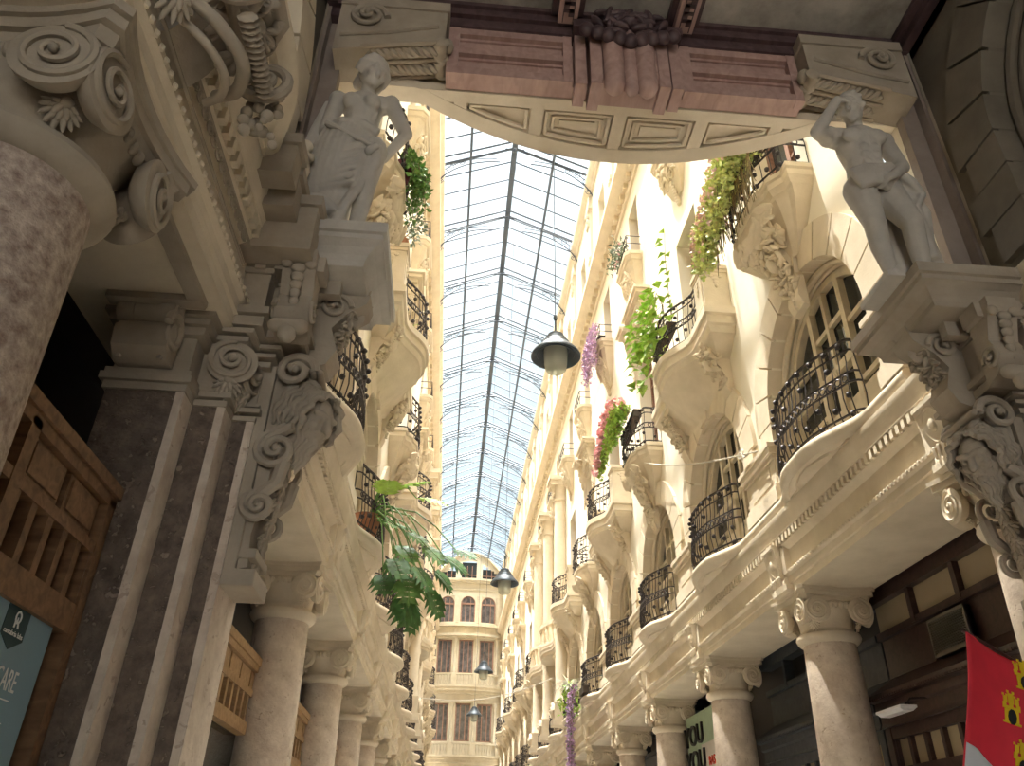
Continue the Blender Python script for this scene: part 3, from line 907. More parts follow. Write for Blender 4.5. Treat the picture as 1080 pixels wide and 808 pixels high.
def nth(k, a, b_=''):
    return ORD[k] + ' ' + a
for side in ('shade', 'sun'):
    sw = SIDEWORD[side]
    for k in range(NB + 1):
        y = C0 + PITCH * k
        if y > YEND - .6: break
        K_col.use(side, y, nth(k, 'marble column with scrolled capital beyond the portal on the ' + sw), -.46)
        K_brak.use(side, y, nth(k, 'medallion bracket above the column row on the ' + sw))
        K_pli.use(side, y, '', 0, tn())
        K_pil.use(side, y, '', 0, tn())
    for k in range(NB):
        y = W0 + PITCH * k; pav = k in (6, 7)
        if k == NB - 1: continue
        K_aw.use(side, y, '', 0, wn())['label'] = nth(k, 'arched balcony window beyond the portal on the ' + sw)
        K_sur.use(side, y, '', 0, tn())
        K_balc.use(side, y + .16, nth(k, 'bowed stone balcony with black iron railing, first floor of the ' + sw))
        K_w2.use(side, y, '', 0, wn())['label'] = nth(k, 'brown second floor window on the ' + sw)
        K_w3.use(side, y, '', 0, wn())['label'] = nth(k, 'small third floor window on the ' + sw)
        K_w4.use(side, y, '', 0, wn())['label'] = nth(k, 'top gallery window on the ' + sw)
        if pav:
            K_ston.use(side, y, nth(k - 6, 'stone balustrade balcony between giant pilasters on the ' + sw))
        elif k % 2 == 0:
            K_narr.use(side, y, nth((k if k < 6 else k - 2) // 2, 'narrow shell-shaped balcony over carved console on the ' + sw))
            K_hood.use(side, y, nth((k if k < 6 else k - 2) // 2, 'broken stone window hood with scrolls on the ' + sw))
        else:
            K_wide.use(side, y, nth(((k if k < 6 else k - 2) - 1) // 2, 'wide bowed balcony between stone pedestals on the ' + sw))
        K_corb.use(side, y, nth(k, 'carved window corbel under the cornice on the ' + sw))

# ---- giant half columns of the pavilion
def make_giant(label):
    t = thing('giant_pilaster', label, 'pilaster', group='giant pilasters of the pavilion')
    b = MB()
    b.lathe([(.30, 6.3), (.27, 6.5), (.25, 6.6), (.25, 9.0), (.23, 13.6)], 20, (.18, 0, 0))
    b.build('shaft', M['stone'], t)
    b = MB()
    b.box((-.02, -.36, 5.56), (.56, .36, 5.75)); b.box((-.02, -.32, 5.75), (.50, .32, 6.3))
    b.build('base', M['stone'], t, smooth=False)
    b = MB()
    for sg in (-1, 1):
        b.at(frame_mat((.52, sg * .02, 6.0), (0, sg, 0), (0, 0, 1), (sg * 1.0, 0, 0)))
    b.at()
    b.lathe([(.26, -.04), (.27, 0), (.26, .04)], 22, (0, 0, 0)) if False else None
    b.spiral((.54, 0, 6.02), (0, 1, 0), (0, 0, 1), .26, 1.8, .05, 30, 7)
    b.build('scroll', M['stone'], t)
    b = MB()
    b.lathe([(.24, 13.6), (.28, 13.64), (.26, 13.7), (.30, 14.0), (.38, 14.2)], 20, (.18, 0, 0))
    b.box((-.02, -.40, 14.2), (.60, .40, 14.4)); b.box((-.02, -.46, 14.4), (.66, .46, 14.55))
    leaf_relief(b, (.46, 0, 13.95), (0, 1, 0), (0, 0, 1), .5, .5, 71, 1, .06)
    b.build('capital', M['stone'], t)
    return t
K_gi = Kit(make_giant)
for side in ('shade', 'sun'):
    for i, k in enumerate((6, 7, 8)):
        K_gi.use(side, C0 + PITCH * k, nth(i, 'giant half-round pilaster on a scroll base, pavilion of the ' + SIDEWORD[side]))

# ================================================================= glazed roof
EL, ER, EZ = XL - .15, XR + .12, 23.2
RX, RZ = 1.24, 24.45
def rz_at(x):
    return EZ + (RZ - EZ) * ((x - EL) / (RX - EL) if x < RX else (ER - x) / (ER - RX))
roof = thing('roof', 'pitched glass roof on dark steel trusses over the passage', 'glass roof', kind='structure')
b = MB()
y0, y1 = 5.0, YEND + .6
b.add([(EL, y0, EZ + .05), (RX, y0, RZ + .05), (RX, y1, RZ + .05), (EL, y1, EZ + .05)], [(0, 1, 2, 3)])
b.add([(RX, y0, RZ + .05), (ER, y0, EZ + .05), (ER, y1, EZ + .05), (RX, y1, RZ + .05)], [(0, 1, 2, 3)])
b.build('pane', M['glass'], roof, smooth=False)
b = MB(); b.box((RX - .10, y0, RZ - .20), (RX + .10, y1, RZ + .03)); b.build('ridge_beam', M['steel'], roof, smooth=False)
for x in (-.36, 2.68, EL + .05, ER - .05):
    b = MB(); z = rz_at(x); b.box((x - .045, y0, z - .14), (x + .045, y1, z + .03)); b.build('purlin', M['steel'], roof, smooth=False)
b = MB()
TY = [5.8 + 3.6 * j for j in range(17)]
for y in TY:
    for q in (1, 2, 3):
        yy = y + 3.6 * q / 4
        for xa, xb in ((EL, RX), (RX, ER)):
            b.tube([(xa, yy, rz_at(xa)), (xb, yy, rz_at(xb))], .034, 4)
b.build('glazing_bar', M['steel'], roof, smooth=False)
def make_truss(y, proto=None):
    if proto:
        o = proto.copy(); COL.objects.link(o); o.parent = roof; o.location = (0, y, 0); return o
    b = MB()
    for dy in (-.16, .16):
        for xa, xb in ((EL, RX), (RX, ER)):
            b.tube([(xa, dy, rz_at(xa) - .08), (xb, dy, rz_at(xb) - .08)], .045, 4)
    for xa, xb in ((EL, RX), (RX, ER)):
        b.tube([(xa, 0, rz_at(xa) - .34), (xb, 0, rz_at(xb) - .30)], .03, 4)
    # curved brackets with scrollwork springing from the walls
    for sg, xe in ((1, EL), (-1, ER)):
        A = []
        for k in range(15):
            a = PI / 2 * k / 14
            A.append((xe + sg * 2.35 * (1 - math.cos(a)), 0, EZ - 1.75 + 1.95 * math.sin(a)))
        b.tube(A, .028, 4)
        A2 = [(p[0] - sg * .12, 0, p[2] + .16) for p in A[2:]]
        b.tube(A2, .02, 4)
        b.tube([(xe + sg * .02, 0, EZ - 1.9), (xe + sg * .02, 0, EZ)], .03, 4)
        for k, (dx, dz, r_) in enumerate(((.28, -.50, .22), (.62, -.18, .17), (.25, -1.0, .14), (1.0, .0, .12))):
            c = (xe + sg * dx, 0, EZ + dz)
            pts = [(c[0] + r_ * (1 - .7 * i / 18) * math.cos(2 * PI * 1.5 * i / 18), 0, c[2] + r_ * (1 - .7 * i / 18) * math.sin(2 * PI * 1.5 * i / 18)) for i in range(19)]
            b.tube(pts, .016, 4)
    b.tube([(RX - .35, 0, RZ - .36), (RX + .35, 0, RZ - .36)], .05, 4); b.ball((RX, 0, RZ - .38), .09, 8, 5)
    o = b.build('truss', M['steel'], roof, smooth=False); o.location = (0, y, 0); return o
tp = None
for y in TY:
    tp2 = make_truss(y, tp); tp = tp or tp2

# ================================================================= far end building
eb = thing('building', 'curved cream end building with balustrades and brown windows closing the arcade', 'building', (0, 0, 0))
def ey(x): return YEND - 1.0 + .07 * (x - XC) ** 2
def slabx(b, z0, z1, d, x0=-1.55, x1=4.15):
    n = 14; ring = []
    P = [(x0 + (x1 - x0) * k / n) for k in range(n + 1)]
    out = [(x, ey(x) - d) for x in P] + [(x1, YEND + 1.2), (x0, YEND + 1.2)]
    b.prism(out, 2, z0, z1)
def wallbox(b, x0, x1, z0, z1, d=0):
    n = max(1, int((x1 - x0) / .3)); P = [x0 + (x1 - x0) * k / n for k in range(n + 1)]
    b.prism([(x, ey(x) - d) for x in P] + [(x1, ey(x1) + .5), (x0, ey(x0) + .5)], 2, z0, z1)
CX = (-.53, 1.17, 2.82); HW = .58
E_ = M['endwall']
b = MB()
edges = [-1.8, CX[0] - HW, CX[0] + HW, CX[1] - HW, CX[1] + HW, CX[2] - HW, CX[2] + HW, 4.35]
for i in range(0, 8, 2):
    wallbox(b, edges[i], edges[i + 1], 0, 21.5)
for c in CX:
    for z0, z1 in ((0, 9.4), (12.1, 14.3), (16.9, 18.3), (20.4, 21.5)): wallbox(b, c - HW, c + HW, z0, z1)
    # arched heads
    for sg in (-1, 1):
        A = [(c + sg * HW * math.cos(a), 19.82 + HW * math.sin(a)) for a in [PI / 2 * i / 8 for i in range(9)]]
        for i in range(8):
            p, q = A[i], A[i + 1]
            b.add([(p[0], ey(c) - .01, p[1]), (q[0], ey(c) - .01, q[1]), (q[0], ey(c) - .01, 20.42), (p[0], ey(c) - .01, 20.42)], [(0, 1, 2, 3)])
b.build('wall', E_, eb, smooth=False)
for z0, z1, d in ((7.9, 8.1, .45), (8.1, 8.28, .6), (8.28, 8.42, .68), (12.75, 12.95, .4), (12.95, 13.2, .55), (13.2, 13.38, .62), (16.95, 17.12, .25), (17.12, 17.3, .4), (17.9, 18.1, .35), (21.45, 21.62, .3), (21.62, 21.8, .42), (12.15, 12.3, .12), (20.9, 21.05, .1)):
    b = MB(); slabx(b, z0, z1, d); b.build('cornice', M['endstone'], eb, smooth=False)

for z0, z1 in ((8.42, 9.26), (13.38, 14.22)):
    b = MB()
    slabd = .55
    n = 14
    P = [(-1.5 + 5.6 * k / n) for k in range(n + 1)]
    b.loft([[(x, ey(x) - slabd - .06, z1 - .12), (x, ey(x) - slabd + .12, z1 - .12), (x, ey(x) - slabd + .12, z1), (x, ey(x) - slabd - .06, z1)] for x in P], closed=True)
    for x in (-1.3, .32, 2.0, 3.9): b.cbox((x, ey(x) - slabd + .03, (z0 + z1) / 2), (.36, .2, z1 - z0))
    b.build('handrail', M['endstone'], eb, smooth=False)
    for c in CX:
        for k in range(6):
            x = c - .55 + 1.1 * k / 5
            b = MB(); h = z1 - z0 - .12
            b.lathe([(.05, z0), (.03, z0 + h * .15), (.07, z0 + h * .42), (.03, z0 + h * .8), (.05, z0 + h)], 8, (x, ey(x) - slabd + .03, 0)); b.build('baluster', M['endstone'], eb)
for x in (-1.22, .32, 2.0, 3.62):
    for z0, z1 in ((9.3, 12.15), (14.25, 16.95)):
        b = MB(); b.lathe([(.15, z0), (.16, z0 + .12), (.12, z0 + .2), (.10, z1 - .4), (.14, z1 - .3), (.17, z1 - .05), (.18, z1)], 12, (x, ey(x) - .10, 0)); b.build('pilaster', M['endstone'], eb)
    b = MB(); b.cbox((x, ey(x) - .05, 19.3), (.22, .14, 2.2)); b.cbox((x, ey(x) - .07, 17.6), (.3, .14, .6)); b.build('pilaster', M['endstone'], eb, smooth=False)
for i, c in enumerate(CX):
    for z0, z1 in ((9.4, 12.1), (14.3, 16.9)):
        b = MB(); y = ey(c) + .12
        b.box((c - HW, y, z0), (c - HW + .1, y + .1, z1)); b.box((c + HW - .1, y, z0), (c + HW, y + .1, z1)); b.box((c - HW, y, z1 - .1), (c + HW, y + .1, z1)); b.box((c - HW, y, z0), (c + HW, y + .1, z0 + .1))
        for dx in (-.2, .2): b.box((c + dx - .04, y, z0), (c + dx + .04, y + .1, z1))
        w = b.build('window', M['brownframe'], eb, smooth=False)
        b = MB(); b.box((c - HW, y + .06, z0), (c + HW, y + .12, z1)); b.build('pane', M['endglass'], w, smooth=False)
    b = MB(); y = ey(c) + .06; z0, z1 = 18.3, 19.82
    A = [(c - HW * math.cos(a), z1 + HW * math.sin(a)) for a in [PI * k / 16 for k in range(17)]]
    b.tube([(c - HW + .03, y, z0)] + [(p[0] * .97 + c * .03, y, p[1]) for p in A] + [(c + HW - .03, y, z0)], .06, 5)
    b.box((c - HW, y - .05, z1 - .1), (c + HW, y + .05, z1 + .02))
    for dx in (-.2, .2): b.box((c + dx - .03, y - .04, z0), (c + dx + .03, y + .04, z1 + .4))
    w = b.build('window', M['brownframe'], eb, smooth=False)
    b = MB(); b.box((c - HW, y + .05, z0), (c + HW, y + .1, 20.42)); b.build('pane', M['endglass'], w, smooth=False)
# attic under the segmental gable
b = MB()
def arch_z(x): return 24.05 - .235 * (x - 1.25) ** 2
X_ = [-1.7 + 5.9 * k / 24 for k in range(25)]
for k in range(24):
    xa, xb = X_[k], X_[k + 1]; xm = (xa + xb) / 2
    inw = any(abs(xm - c) < .66 for c in CX)
    yv = ey(xm)
    if not inw:
        b.box((xa, yv, 21.8), (xb, yv + .4, max(21.9, arch_z(xm))))
    else:
        b.box((xa, yv, max(22.5, arch_z(xm) - .55)), (xb, yv + .4, max(22.35, arch_z(xm))))
b.build('attic', E_, eb, smooth=False)
b = MB(); b.tube([(x, ey(x) - .1, arch_z(x) + .02) for x in X_], .12, 6); b.build('gable_moulding', M['endstone'], eb)
for c in CX:
    b = MB(); b.box((c - .66, ey(c) + .25, 21.8), (c + .66, ey(c) + .3, min(23.3, arch_z(c + (0 if abs(c - 1.17) < .1 else .2 * (1 if c > 1 else -1))) - .5)))
    w = b.build('window', M['winglass'], eb, smooth=False)
    b = MB(); b.box((c - .66, ey(c) + .16, 22.2), (c + .66, ey(c) + .22, 22.26))
    for dx in (-.2, .2): b.box((c + dx - .03, ey(c) + .16, 21.8), (c + dx + .03, ey(c) + .22, 23.0))
    b.build('muntin', M['brownframe'], w, smooth=False)

# ================================================================= hanging lamps
def make_lamp(label):
    t = thing('pendant_lamp', label, 'lamp', group='bell lamps along the passage')
    b = MB()
    b.lathe([(.02, .62), (.06, .60), (.10, .585), (.145, .56), (.155, .51), (.15, .50), (.19, .485), (.205, .44), (.20, .43), (.23, .415), (.26, .36), (.255, .35), (.30, .30), (.37, .22), (.42, .16), (.44, .12), (.44, .10), (.415, .10), (.40, .115), (.34, .15), (.33, .135), (.285, .16), (.24, .20), (.23, .24), (.05, .26), (.02, .3)], 36, cap=False)
    b.build('shade', M['lampmetal'], t, angle=30)
    b = MB()
    n = 48; rings = []
    for z, r_ in ((.26, .205), (.12, .205), (-.06, .195), (-.16, .18), (-.205, .14), (-.225, .05)):
        rings.append([((r_ + .004 * (k % 2)) * math.cos(2 * PI * k / n), (r_ + .004 * (k % 2)) * math.sin(2 * PI * k / n), z) for k in range(n)])
    b.loft(rings, closed=True)
    b.build('glass_bowl', M['lampglass'], t)
    b = MB(); b.lathe([(.05, .26), (.05, .16), (.07, .12), (.065, .02), (.03, -.02)], 14); b.build('bulb', M['white'], t)
    b = MB(); b.tube([(0, 0, .49), (0, 0, .78)], .016, 8); b.tube([(0, 0, .48), (0, 0, 16.2)], .009, 5); b.lathe([(.03, .76), (.04, .80), (.03, .84)], 10)
    b.build('cord', M['lampmetal'], t)
    for c in kids(t):
        c.scale = (.84, .84, 1.0 if c.name.startswith('cord') else .84)
    return t
lp = None
for i, (y, z, l) in enumerate(((9.64, 7.93, 'large blue-grey bell lamp hanging highest, nearest the portal'), (20.2, 7.75, 'dark bell lamp hanging second from the portal, above the far building'), (31.4, 7.75, 'small bell lamp third from the portal, before the upper balustrade'), (40.5, 7.55, 'tiny bell lamp furthest down the passage, before the lowest balustrade'))):
    if lp is None: lp = make_lamp(l); lp.location = (1.28, y, z)
    else: dup(lp, (1.28, y, z), 0, l)
# ================================================================= entrance hall and portal
MIR = Matrix(((-1, 0, 0, 2 * XC), (0, 1, 0, 0), (0, 0, 1, 0), (0, 0, 0, 1)))
ID = Matrix.Identity(4)
def voxel(o, size, smooth=2):
    m = o.modifiers.new('remesh', 'REMESH'); m.mode = 'VOXEL'; m.voxel_size = size; m.use_smooth_shade = True
    if smooth:
        s = o.modifiers.new('smooth', 'SMOOTH'); s.factor = 0.5; s.iterations = smooth
    return o
PSIDE = {'shade': ID, 'sun': MIR}
for side in ('shade', 'sun'):
    Mx = PSIDE[side]; nm = {'shade': 'under the female statue', 'sun': 'under the male statue'}[side]
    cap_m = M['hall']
    # --- stepped pier
    t = thing('pier', 'stepped rough marble pier ' + nm, 'pier', group='portal piers')
    b = MB(); b.at(Mx)
    for x1, y0 in ((-1.70, 4.20), (-1.50, 4.37), (-1.36, 4.55)):
        b.box((-2.15, y0, 0), (x1, 5.0, 3.99))
    b.build('shaft', M['rough'], t, smooth=False)
    b = MB(); b.at(Mx)
    # raised smooth strip on the returns of every step
    for x1, y0, yb in ((-1.70, 4.20, 4.37), (-1.50, 4.37, 4.55), (-1.36, 4.55, 4.99)):
        b.box((x1 - .02, y0 - .006, 0), (x1 + .012, yb, 3.99))
        b.box((x1 - .035, y0 - .012, 0), (x1 + .004, y0 + .02, 3.985))
    b.build('corner_strip', M['marble'], t, smooth=False)
    b = MB(); b.at(Mx)
    for i_, (x1, y0) in enumerate(((-1.70, 4.20), (-1.50, 4.37), (-1.36, 4.55))):
        for z0, z1, d in ((3.97, 4.02, .02), (4.02, 4.07, .045), (4.07, 4.11, .03), (4.11, 4.40, 0), (4.36, 4.42, .05), (4.42, 4.47, .08), (4.47, 4.52, .11)):
            b.box((-2.15 - d + i_ * .01, y0 - d, z0 + i_ * .004 + d * .03), (x1 + d, 4.96 + d - i_ * .01, z1 - i_ * .004 - d * .03))
    b.build('capital', cap_m, t, smooth=False)
    # rolled cushion bracket on the outer step
    b = MB(); b.at(Mx)
    prof = [(-4.22, 4.12), (-4.10, 4.12), (-4.02, 4.18), (-4.0, 4.28), (-4.06, 4.40), (-4.12, 4.46), (-4.22, 4.48)]
    b.prism([(-p[0], p[1]) for p in prof], 0, -2.12, -1.80)
    b.at(Mx @ Matrix.Translation((0, 0, 0)))
    b.tube([(-2.14, 4.06, 4.44), (-1.78, 4.06, 4.44)], .075, 14)
    for x in (-2.08, -1.84):
        b.tube([(x - .045, 4.055, 4.44), (x + .045, 4.055, 4.44)], .082, 14)
        for k in range(6): b.ball((x, 4.06 - .05 * math.sin(k / 5 * PI) + .02, 4.36 - k * .045), (.02, .02, .02), 6, 4)
    b.spiral((-1.785, 4.06, 4.30), (0, -1, 0), (0, 0, 1), .13, 1.7, .028)
    b.spiral((-1.785, 4.06, 4.45), (0, -1, 0), (0, 0, 1), .06, 1.3, .018)
    b.build('scroll_bracket', cap_m, t)
    # volute of the middle step
    b = MB()
    for c, n in (((-1.50, 4.34, 4.28), Vector((.25, -1, 0))), ((-1.45, 4.50, 4.28), Vector((1, -.2, 0)))):
        n.normalize(); ex = Vector((-n.y, n.x, 0)).normalized(); b.at(Mx @ frame_mat(c, ex, (0, 0, 1), n))
        b.lathe([(.06, -.08), (.12, -.03), (.15, 0), (.155, .03), (.14, .04)], 32)
        pts = []; rr = []
        for i in range(57):
            tt = i / 56; an = PI / 2 + 2 * PI * 2.0 * tt; r_ = .145 * (1 - .85 * tt)
            pts.append((r_ * math.cos(an), r_ * math.sin(an), .045 + .04 * tt)); rr.append(.02 * (1 - .3 * tt))
        b.tube(pts, rr, 7); b.ball((0, 0, .08), .03, 12, 8)
        acanthus(b, (0, -.13, .01), (0, -.2, 1), (0, 1, 0), .15)
    b.build('volute', cap_m, t)

    # --- herm console on the pier face
    t = thing('herm_console', 'carved console with a bearded face and scrolls ' + nm, 'console', group='herm consoles')
    b = MB(); b.at(Mx)
    b.box((-1.40, 4.562, 2.95), (-1.28, 4.94, 4.42))
    # steps at the foot
    b.box((-1.38, 4.56, 2.93), (-1.16, 4.94, 3.03)); b.box((-1.38, 4.58, 3.10), (-1.18, 4.92, 3.16))
    hc = Vector((-1.00, 4.64, 4.06)); F = Vector((.76, -.48, -.42)).normalized(); S = Vector((.53, .85, 0)).normalized(); U = S.cross(F)
    if U.z < 0: U = -U
    rot = frame_mat((0, 0, 0), F, S, U).to_3x3()
    b.ball(hc, (.135, .115, .165), 16, 12, rot); face_parts(b, hc, F, S, U, 1.3)
    b.limb(hc - U * .10, .08, hc - U * .2 - F * .1, .10)
    for sg in (-1, 1):
        b.limb(hc + F * .125 + S * sg * .02 + U * .045, .020, hc + F * .095 + S * sg * .085 + U * .05, .022)
        b.ball(hc + F * .112 + S * sg * .048 + U * .012, (.026, .026, .020), 9, 7)
    b.limb(hc + F * .125 + U * .03, .02, hc + F * .175 - U * .04, .028)
    b.limb(hc - U * .12 - F * .02, .085, hc - U * .26 - F * .10, .10)
    o = b.build('face', cap_m, t); voxel(o, .0065, 1)
    b = MB(); b.at(Mx)
    for k in range(6):                                         # rows of waves swept back from the brow, then a curling beard
        for sg in (-1, 1):
            pts = []
            for q in range(12):
                th = .08 + q * .19
                pts.append(hc + (U * math.cos(th) * 1.15 + S * sg * math.sin(th)) * (.160 + .014 * k * .5 + .012 * math.sin(q * 1.9 + k)) + F * (.075 - .045 * k + .014 * math.cos(q * 1.9 + k)))
            b.tube(pts, [.012] + [.024] * 9 + [.02, .010], 8)
    for k in range(9):
        a = (k - 4) / 4
        p0 = hc + S * a * .125 - U * (.085 - .075 * abs(a)) + F * (.125 - .07 * abs(a))
        pts = [p0 - U * .035 * q + F * (.012 * math.sin(q * 1.7 + k) - .004 * q) - S * a * .010 * q + S * .012 * math.cos(q * 1.7 + k) for q in range(9)]
        b.tube(pts, [.016, .022, .024, .024, .022, .020, .018, .014, .007], 8)
    b.build('hair', cap_m, t)
    b = MB(); b.at(Mx)
    b.prism([(-1.38, 4.48), (-1.06, 4.48), (-1.10, 4.34), (-1.18, 4.1), (-1.20, 3.6), (-1.24, 3.25), (-1.22, 3.05), (-1.38, 3.02)], 1, 4.60, 4.90)
    for q in range(6):
        b.limb((-1.10 + .012 * q, 4.62 + .05 * q, 4.40), .03, (-1.0, 4.62 + .05 * q, 4.30), .028)
    b.spiral((-1.14, 4.52, 4.36), (1, 0, 0), (0, 0, 1), .13, 1.6, .034, 30, 8)
    b.spiral((-1.14, 4.94, 4.36), (1, 0, 0), (0, 0, 1), .13, 1.6, .034, 30, 8)
    for k in range(5):
        b.limb((-1.18 + .05 * k, 4.52, 4.40 - .01 * k), .026, (-1.16 + .04 * k, 4.92, 4.42 - .012 * k), .026)
    for z, r_, x in ((3.80, .13, -1.18), (3.42, .10, -1.22)):
        for yy in (4.56, 4.94):
            b.spiral((x, yy, z), (1, 0, 0), (0, 0, 1), r_, 1.8, .03, 28, 7, 2.0)
    for yy in (4.57, 4.93):
        b.tube([(-1.02, yy, 4.18), (-1.08, yy, 4.0), (-1.2, yy, 3.92), (-1.3, yy, 3.80)], [.05, .05, .045, .03], 8)
        b.tube([(-1.12, yy, 3.72), (-1.14, yy, 3.58), (-1.22, yy, 3.5), (-1.30, yy, 3.40)], [.045, .045, .04, .03], 8)
    for k in range(6):
        z = 3.76 - .12 * k; x = -1.15 - .09 * k / 6
        acanthus(b, (x + .0, 4.75, z), (1, 0, .15), (.1, 0, 1), .15)
    b.build('scrollwork', cap_m, t)

    # --- statue pedestal: entablature block, dentils, consoles and shelf
    t = thing('statue_pedestal', 'projecting stone shelf on two consoles ' + nm, 'pedestal', group='statue pedestals')
    b = MB(); b.at(Mx)
    for i_, (x1, y0) in enumerate(((-1.62, 4.12), (-1.36, 4.26), (-1.12, 4.40))):
        b.box((-2.16, y0, 4.525 + i_ * .005), (x1, 5.04 - i_ * .01, 5.22 - i_ * .003))
        for z0, z1, d in ((4.52, 4.60, .02), (4.60, 4.66, .05), (4.95, 5.0, .02), (5.0, 5.06, .05)):
            b.box((-2.16 - d, y0 - d, z0 + i_ * .004), (x1 + d, 5.04 + d - i_ * .01, z1 - i_ * .004))
    b.build('block', cap_m, t, smooth=False)
    b = MB(); b.at(Mx)
    for k in range(4):
        y = 4.46 + k * .15; b.box((-1.10, y, 4.98), (-.93, y + .08, 5.105))
    for k in range(4):
        x = -1.08 - k * .13; b.box((x, 4.22, 4.98), (x + .07, 4.40, 5.105))
    b.build('dentil', cap_m, t, smooth=False)
    b = MB(); b.at(Mx)
    rings = []
    for z, d in ((5.10, -.13), (5.105, -.125), (5.14, -.12), (5.18, -.10), (5.22, -.06), (5.245, -.015), (5.25, .0), (5.29, .0), (5.295, .025), (5.38, .025)):
        rings.append([(-2.2, 4.16 - d, z), (-.64 + d, 4.16 - d, z), (-.64 + d, 5.18 + d, z), (-2.2, 5.18 + d, z)])
    b.loft(rings, closed=True)
    b.build('shelf', M['grey'] if side == 'shade' else cap_m, t, smooth=False)
    b = MB(); b.at(Mx)
    b.prism([(4.40, 4.50), (4.28, 4.54), (4.20, 4.66), (4.26, 4.80), (4.20, 4.95), (4.15, 5.05), (4.15, 5.11), (4.40, 5.11)], 0, -1.28, -1.06)
    for k in range(6): b.ball((-1.17, 4.175 + .012 * k, 4.96 - .06 * k), (.05 - .004 * k, .03, .04), 12, 8)
    b.spiral((-1.28, 4.28, 4.66), (0, -1, 0), (0, 0, 1), .09, 1.5, .02); b.spiral((-1.06, 4.28, 4.66), (0, 1, 0), (0, 0, 1), .09, 1.5, .02)
    for sg in (-1, 1): b.ball((-1.17 + sg * .08, 4.17, 5.0), (.04, .03, .04), 12, 8)
    b.limb((-1.25, 4.22, 4.52), .05, (-1.09, 4.22, 4.52), .05); b.ball((-1.17, 4.22, 4.46), (.06, .06, .07), 12, 8)
    b.build('console', cap_m, t)
    b = MB(); b.at(Mx)
    b.prism([(-1.12, 4.45), (-.98, 4.50), (-.92, 4.62), (-.98, 4.80), (-.90, 4.92), (-.76, 5.03), (-.74, 5.11), (-1.12, 5.11)], 1, 4.62, 4.86)
    b.spiral((-.97, 4.61, 4.98), (1, 0, 0), (0, 0, 1), .11, 1.7, .022); b.spiral((-.97, 4.87, 4.98), (-1, 0, 0), (0, 0, 1), .11, 1.7, .022)
    leaf_relief(b, (-.86, 4.74, 4.95), (0, 1, 0), Vector((.35, 0, .8)), .22, .5, 81, 1.0, .04)
    b.build('console', cap_m, t)

    # --- pilaster behind the statue
    t = thing('pilaster', {'shade': 'tall plain pinkish pilaster behind the female statue', 'sun': 'tall shadowed pilaster behind the male statue'}[side], 'pilaster', group='portal pilasters')
    b = MB(); b.at(Mx)
    b.box((-2.6, 4.62, 5.36), (-1.30, 4.715, 8.49)); b.box((-2.59, 4.52, 5.36), (-1.46, 4.71, 8.485)); b.box((-2.58, 4.40, 5.36), (-1.66, 4.705, 8.48))
    b.build('shaft', M['brownstone'], t, smooth=False)
    b = MB(); b.at(Mx)
    for x, y in ((-1.46, 4.52), (-1.66, 4.40)):
        b.tube([(x - .05, y - .01, 5.5), (x - .05, y - .01, 8.45)], .022, 6)
    b.box((-2.6, 4.34, 5.36), (-1.26, 4.715, 5.56))
    b.build('moulding', cap_m, t)

    # --- scrolled bracket carrying the beam over the statue's head
    t = thing('beam_bracket', {'shade': 'scrolled rope-carved bracket over the female statue', 'sun': 'scrolled rope-carved bracket over the male statue'}[side], 'bracket', group='beam brackets')
    b = MB(); b.at(Mx)
    b.prism([(-1.34, 8.30), (-.38, 8.30), (-.38, 7.80), (-.62, 7.74), (-1.0, 7.66), (-1.34, 7.58)], 1, 4.40, 4.75)
    b.spiral((-1.08, 4.39, 8.06), (1, 0, 0), (0, 0, 1), .17, 2.0, .03)
    b.tube([(-1.3, 4.39, 7.78), (-.9, 4.39, 7.86), (-.45, 4.39, 8.0)], .022, 6)
    b.box((-1.34, 4.38, 8.22), (-.36, 4.78, 8.34))
    b.build('body', cap_m, t)
    b = MB(); b.at(Mx)
    for yc in (4.475, 4.655):
        for ph in (0, PI * 2 / 3, PI * 4 / 3):
            pts = []
            for k in range(41):
                f = k / 40; x = -1.05 + .60 * f; z = 7.665 + .10 * f
                a = ph + f * 2 * PI * 3.5
                pts.append((x, yc + .03 * math.cos(a), z + .03 * math.sin(a)))
            b.tube(pts, .027, 6)
        b.tube([(-.42, yc - .075, 7.78), (-.42, yc + .075, 7.78)], .06, 12); b.ball((-.40, yc - .08, 7.78), (.065, .03, .065), 10, 6); b.ball((-.40, yc + .08, 7.78), (.065, .03, .065), 10, 6)
        b.ball((-.35, yc, 7.84), (.05, .07, .07), 10, 6)
    for yc in (4.39, 4.565, 4.74): b.tube([(-1.1, yc, 7.64), (-.45, yc, 7.77)], .022, 6)
    b.build('rope_carving', cap_m, t)

# --- rosewood beam with panels and fluted keystone
t = thing('beam', 'pinkish panelled beam with a fluted keystone between the statue brackets', 'beam', (0, 0, 0))
b = MB()
xa, xb = -.36, 2.92
b.box((xa, 4.62, 7.62), (xb, 4.75, 8.25))
b.build('core', M['pink'], t, smooth=False)
for x0, x1 in ((xa, .78), (1.80, xb)):
    b = MB(); y0 = 4.555
    for z0, z1 in ((7.60, 7.69), (7.885, 7.965), (8.16, 8.25)): b.box((x0, y0, z0), (x1, 4.64, z1))
    for q0, q1 in ((x0, x0 + .10), (x1 - .08, x1)): b.box((q0, y0 - .006, 7.593), (q1, 4.645, 8.256))
    for z0, z1 in ((7.69, 7.885), (7.965, 8.16)):
        b.box((x0 + .10, 4.60, z1 - .03), (x1 - .08, 4.64, z1)); b.box((x0 + .1, 4.60, z0), (x1 - .08, 4.64, z0 + .02))
    b.build('panel', M['pink'], t, smooth=False)
b = MB()
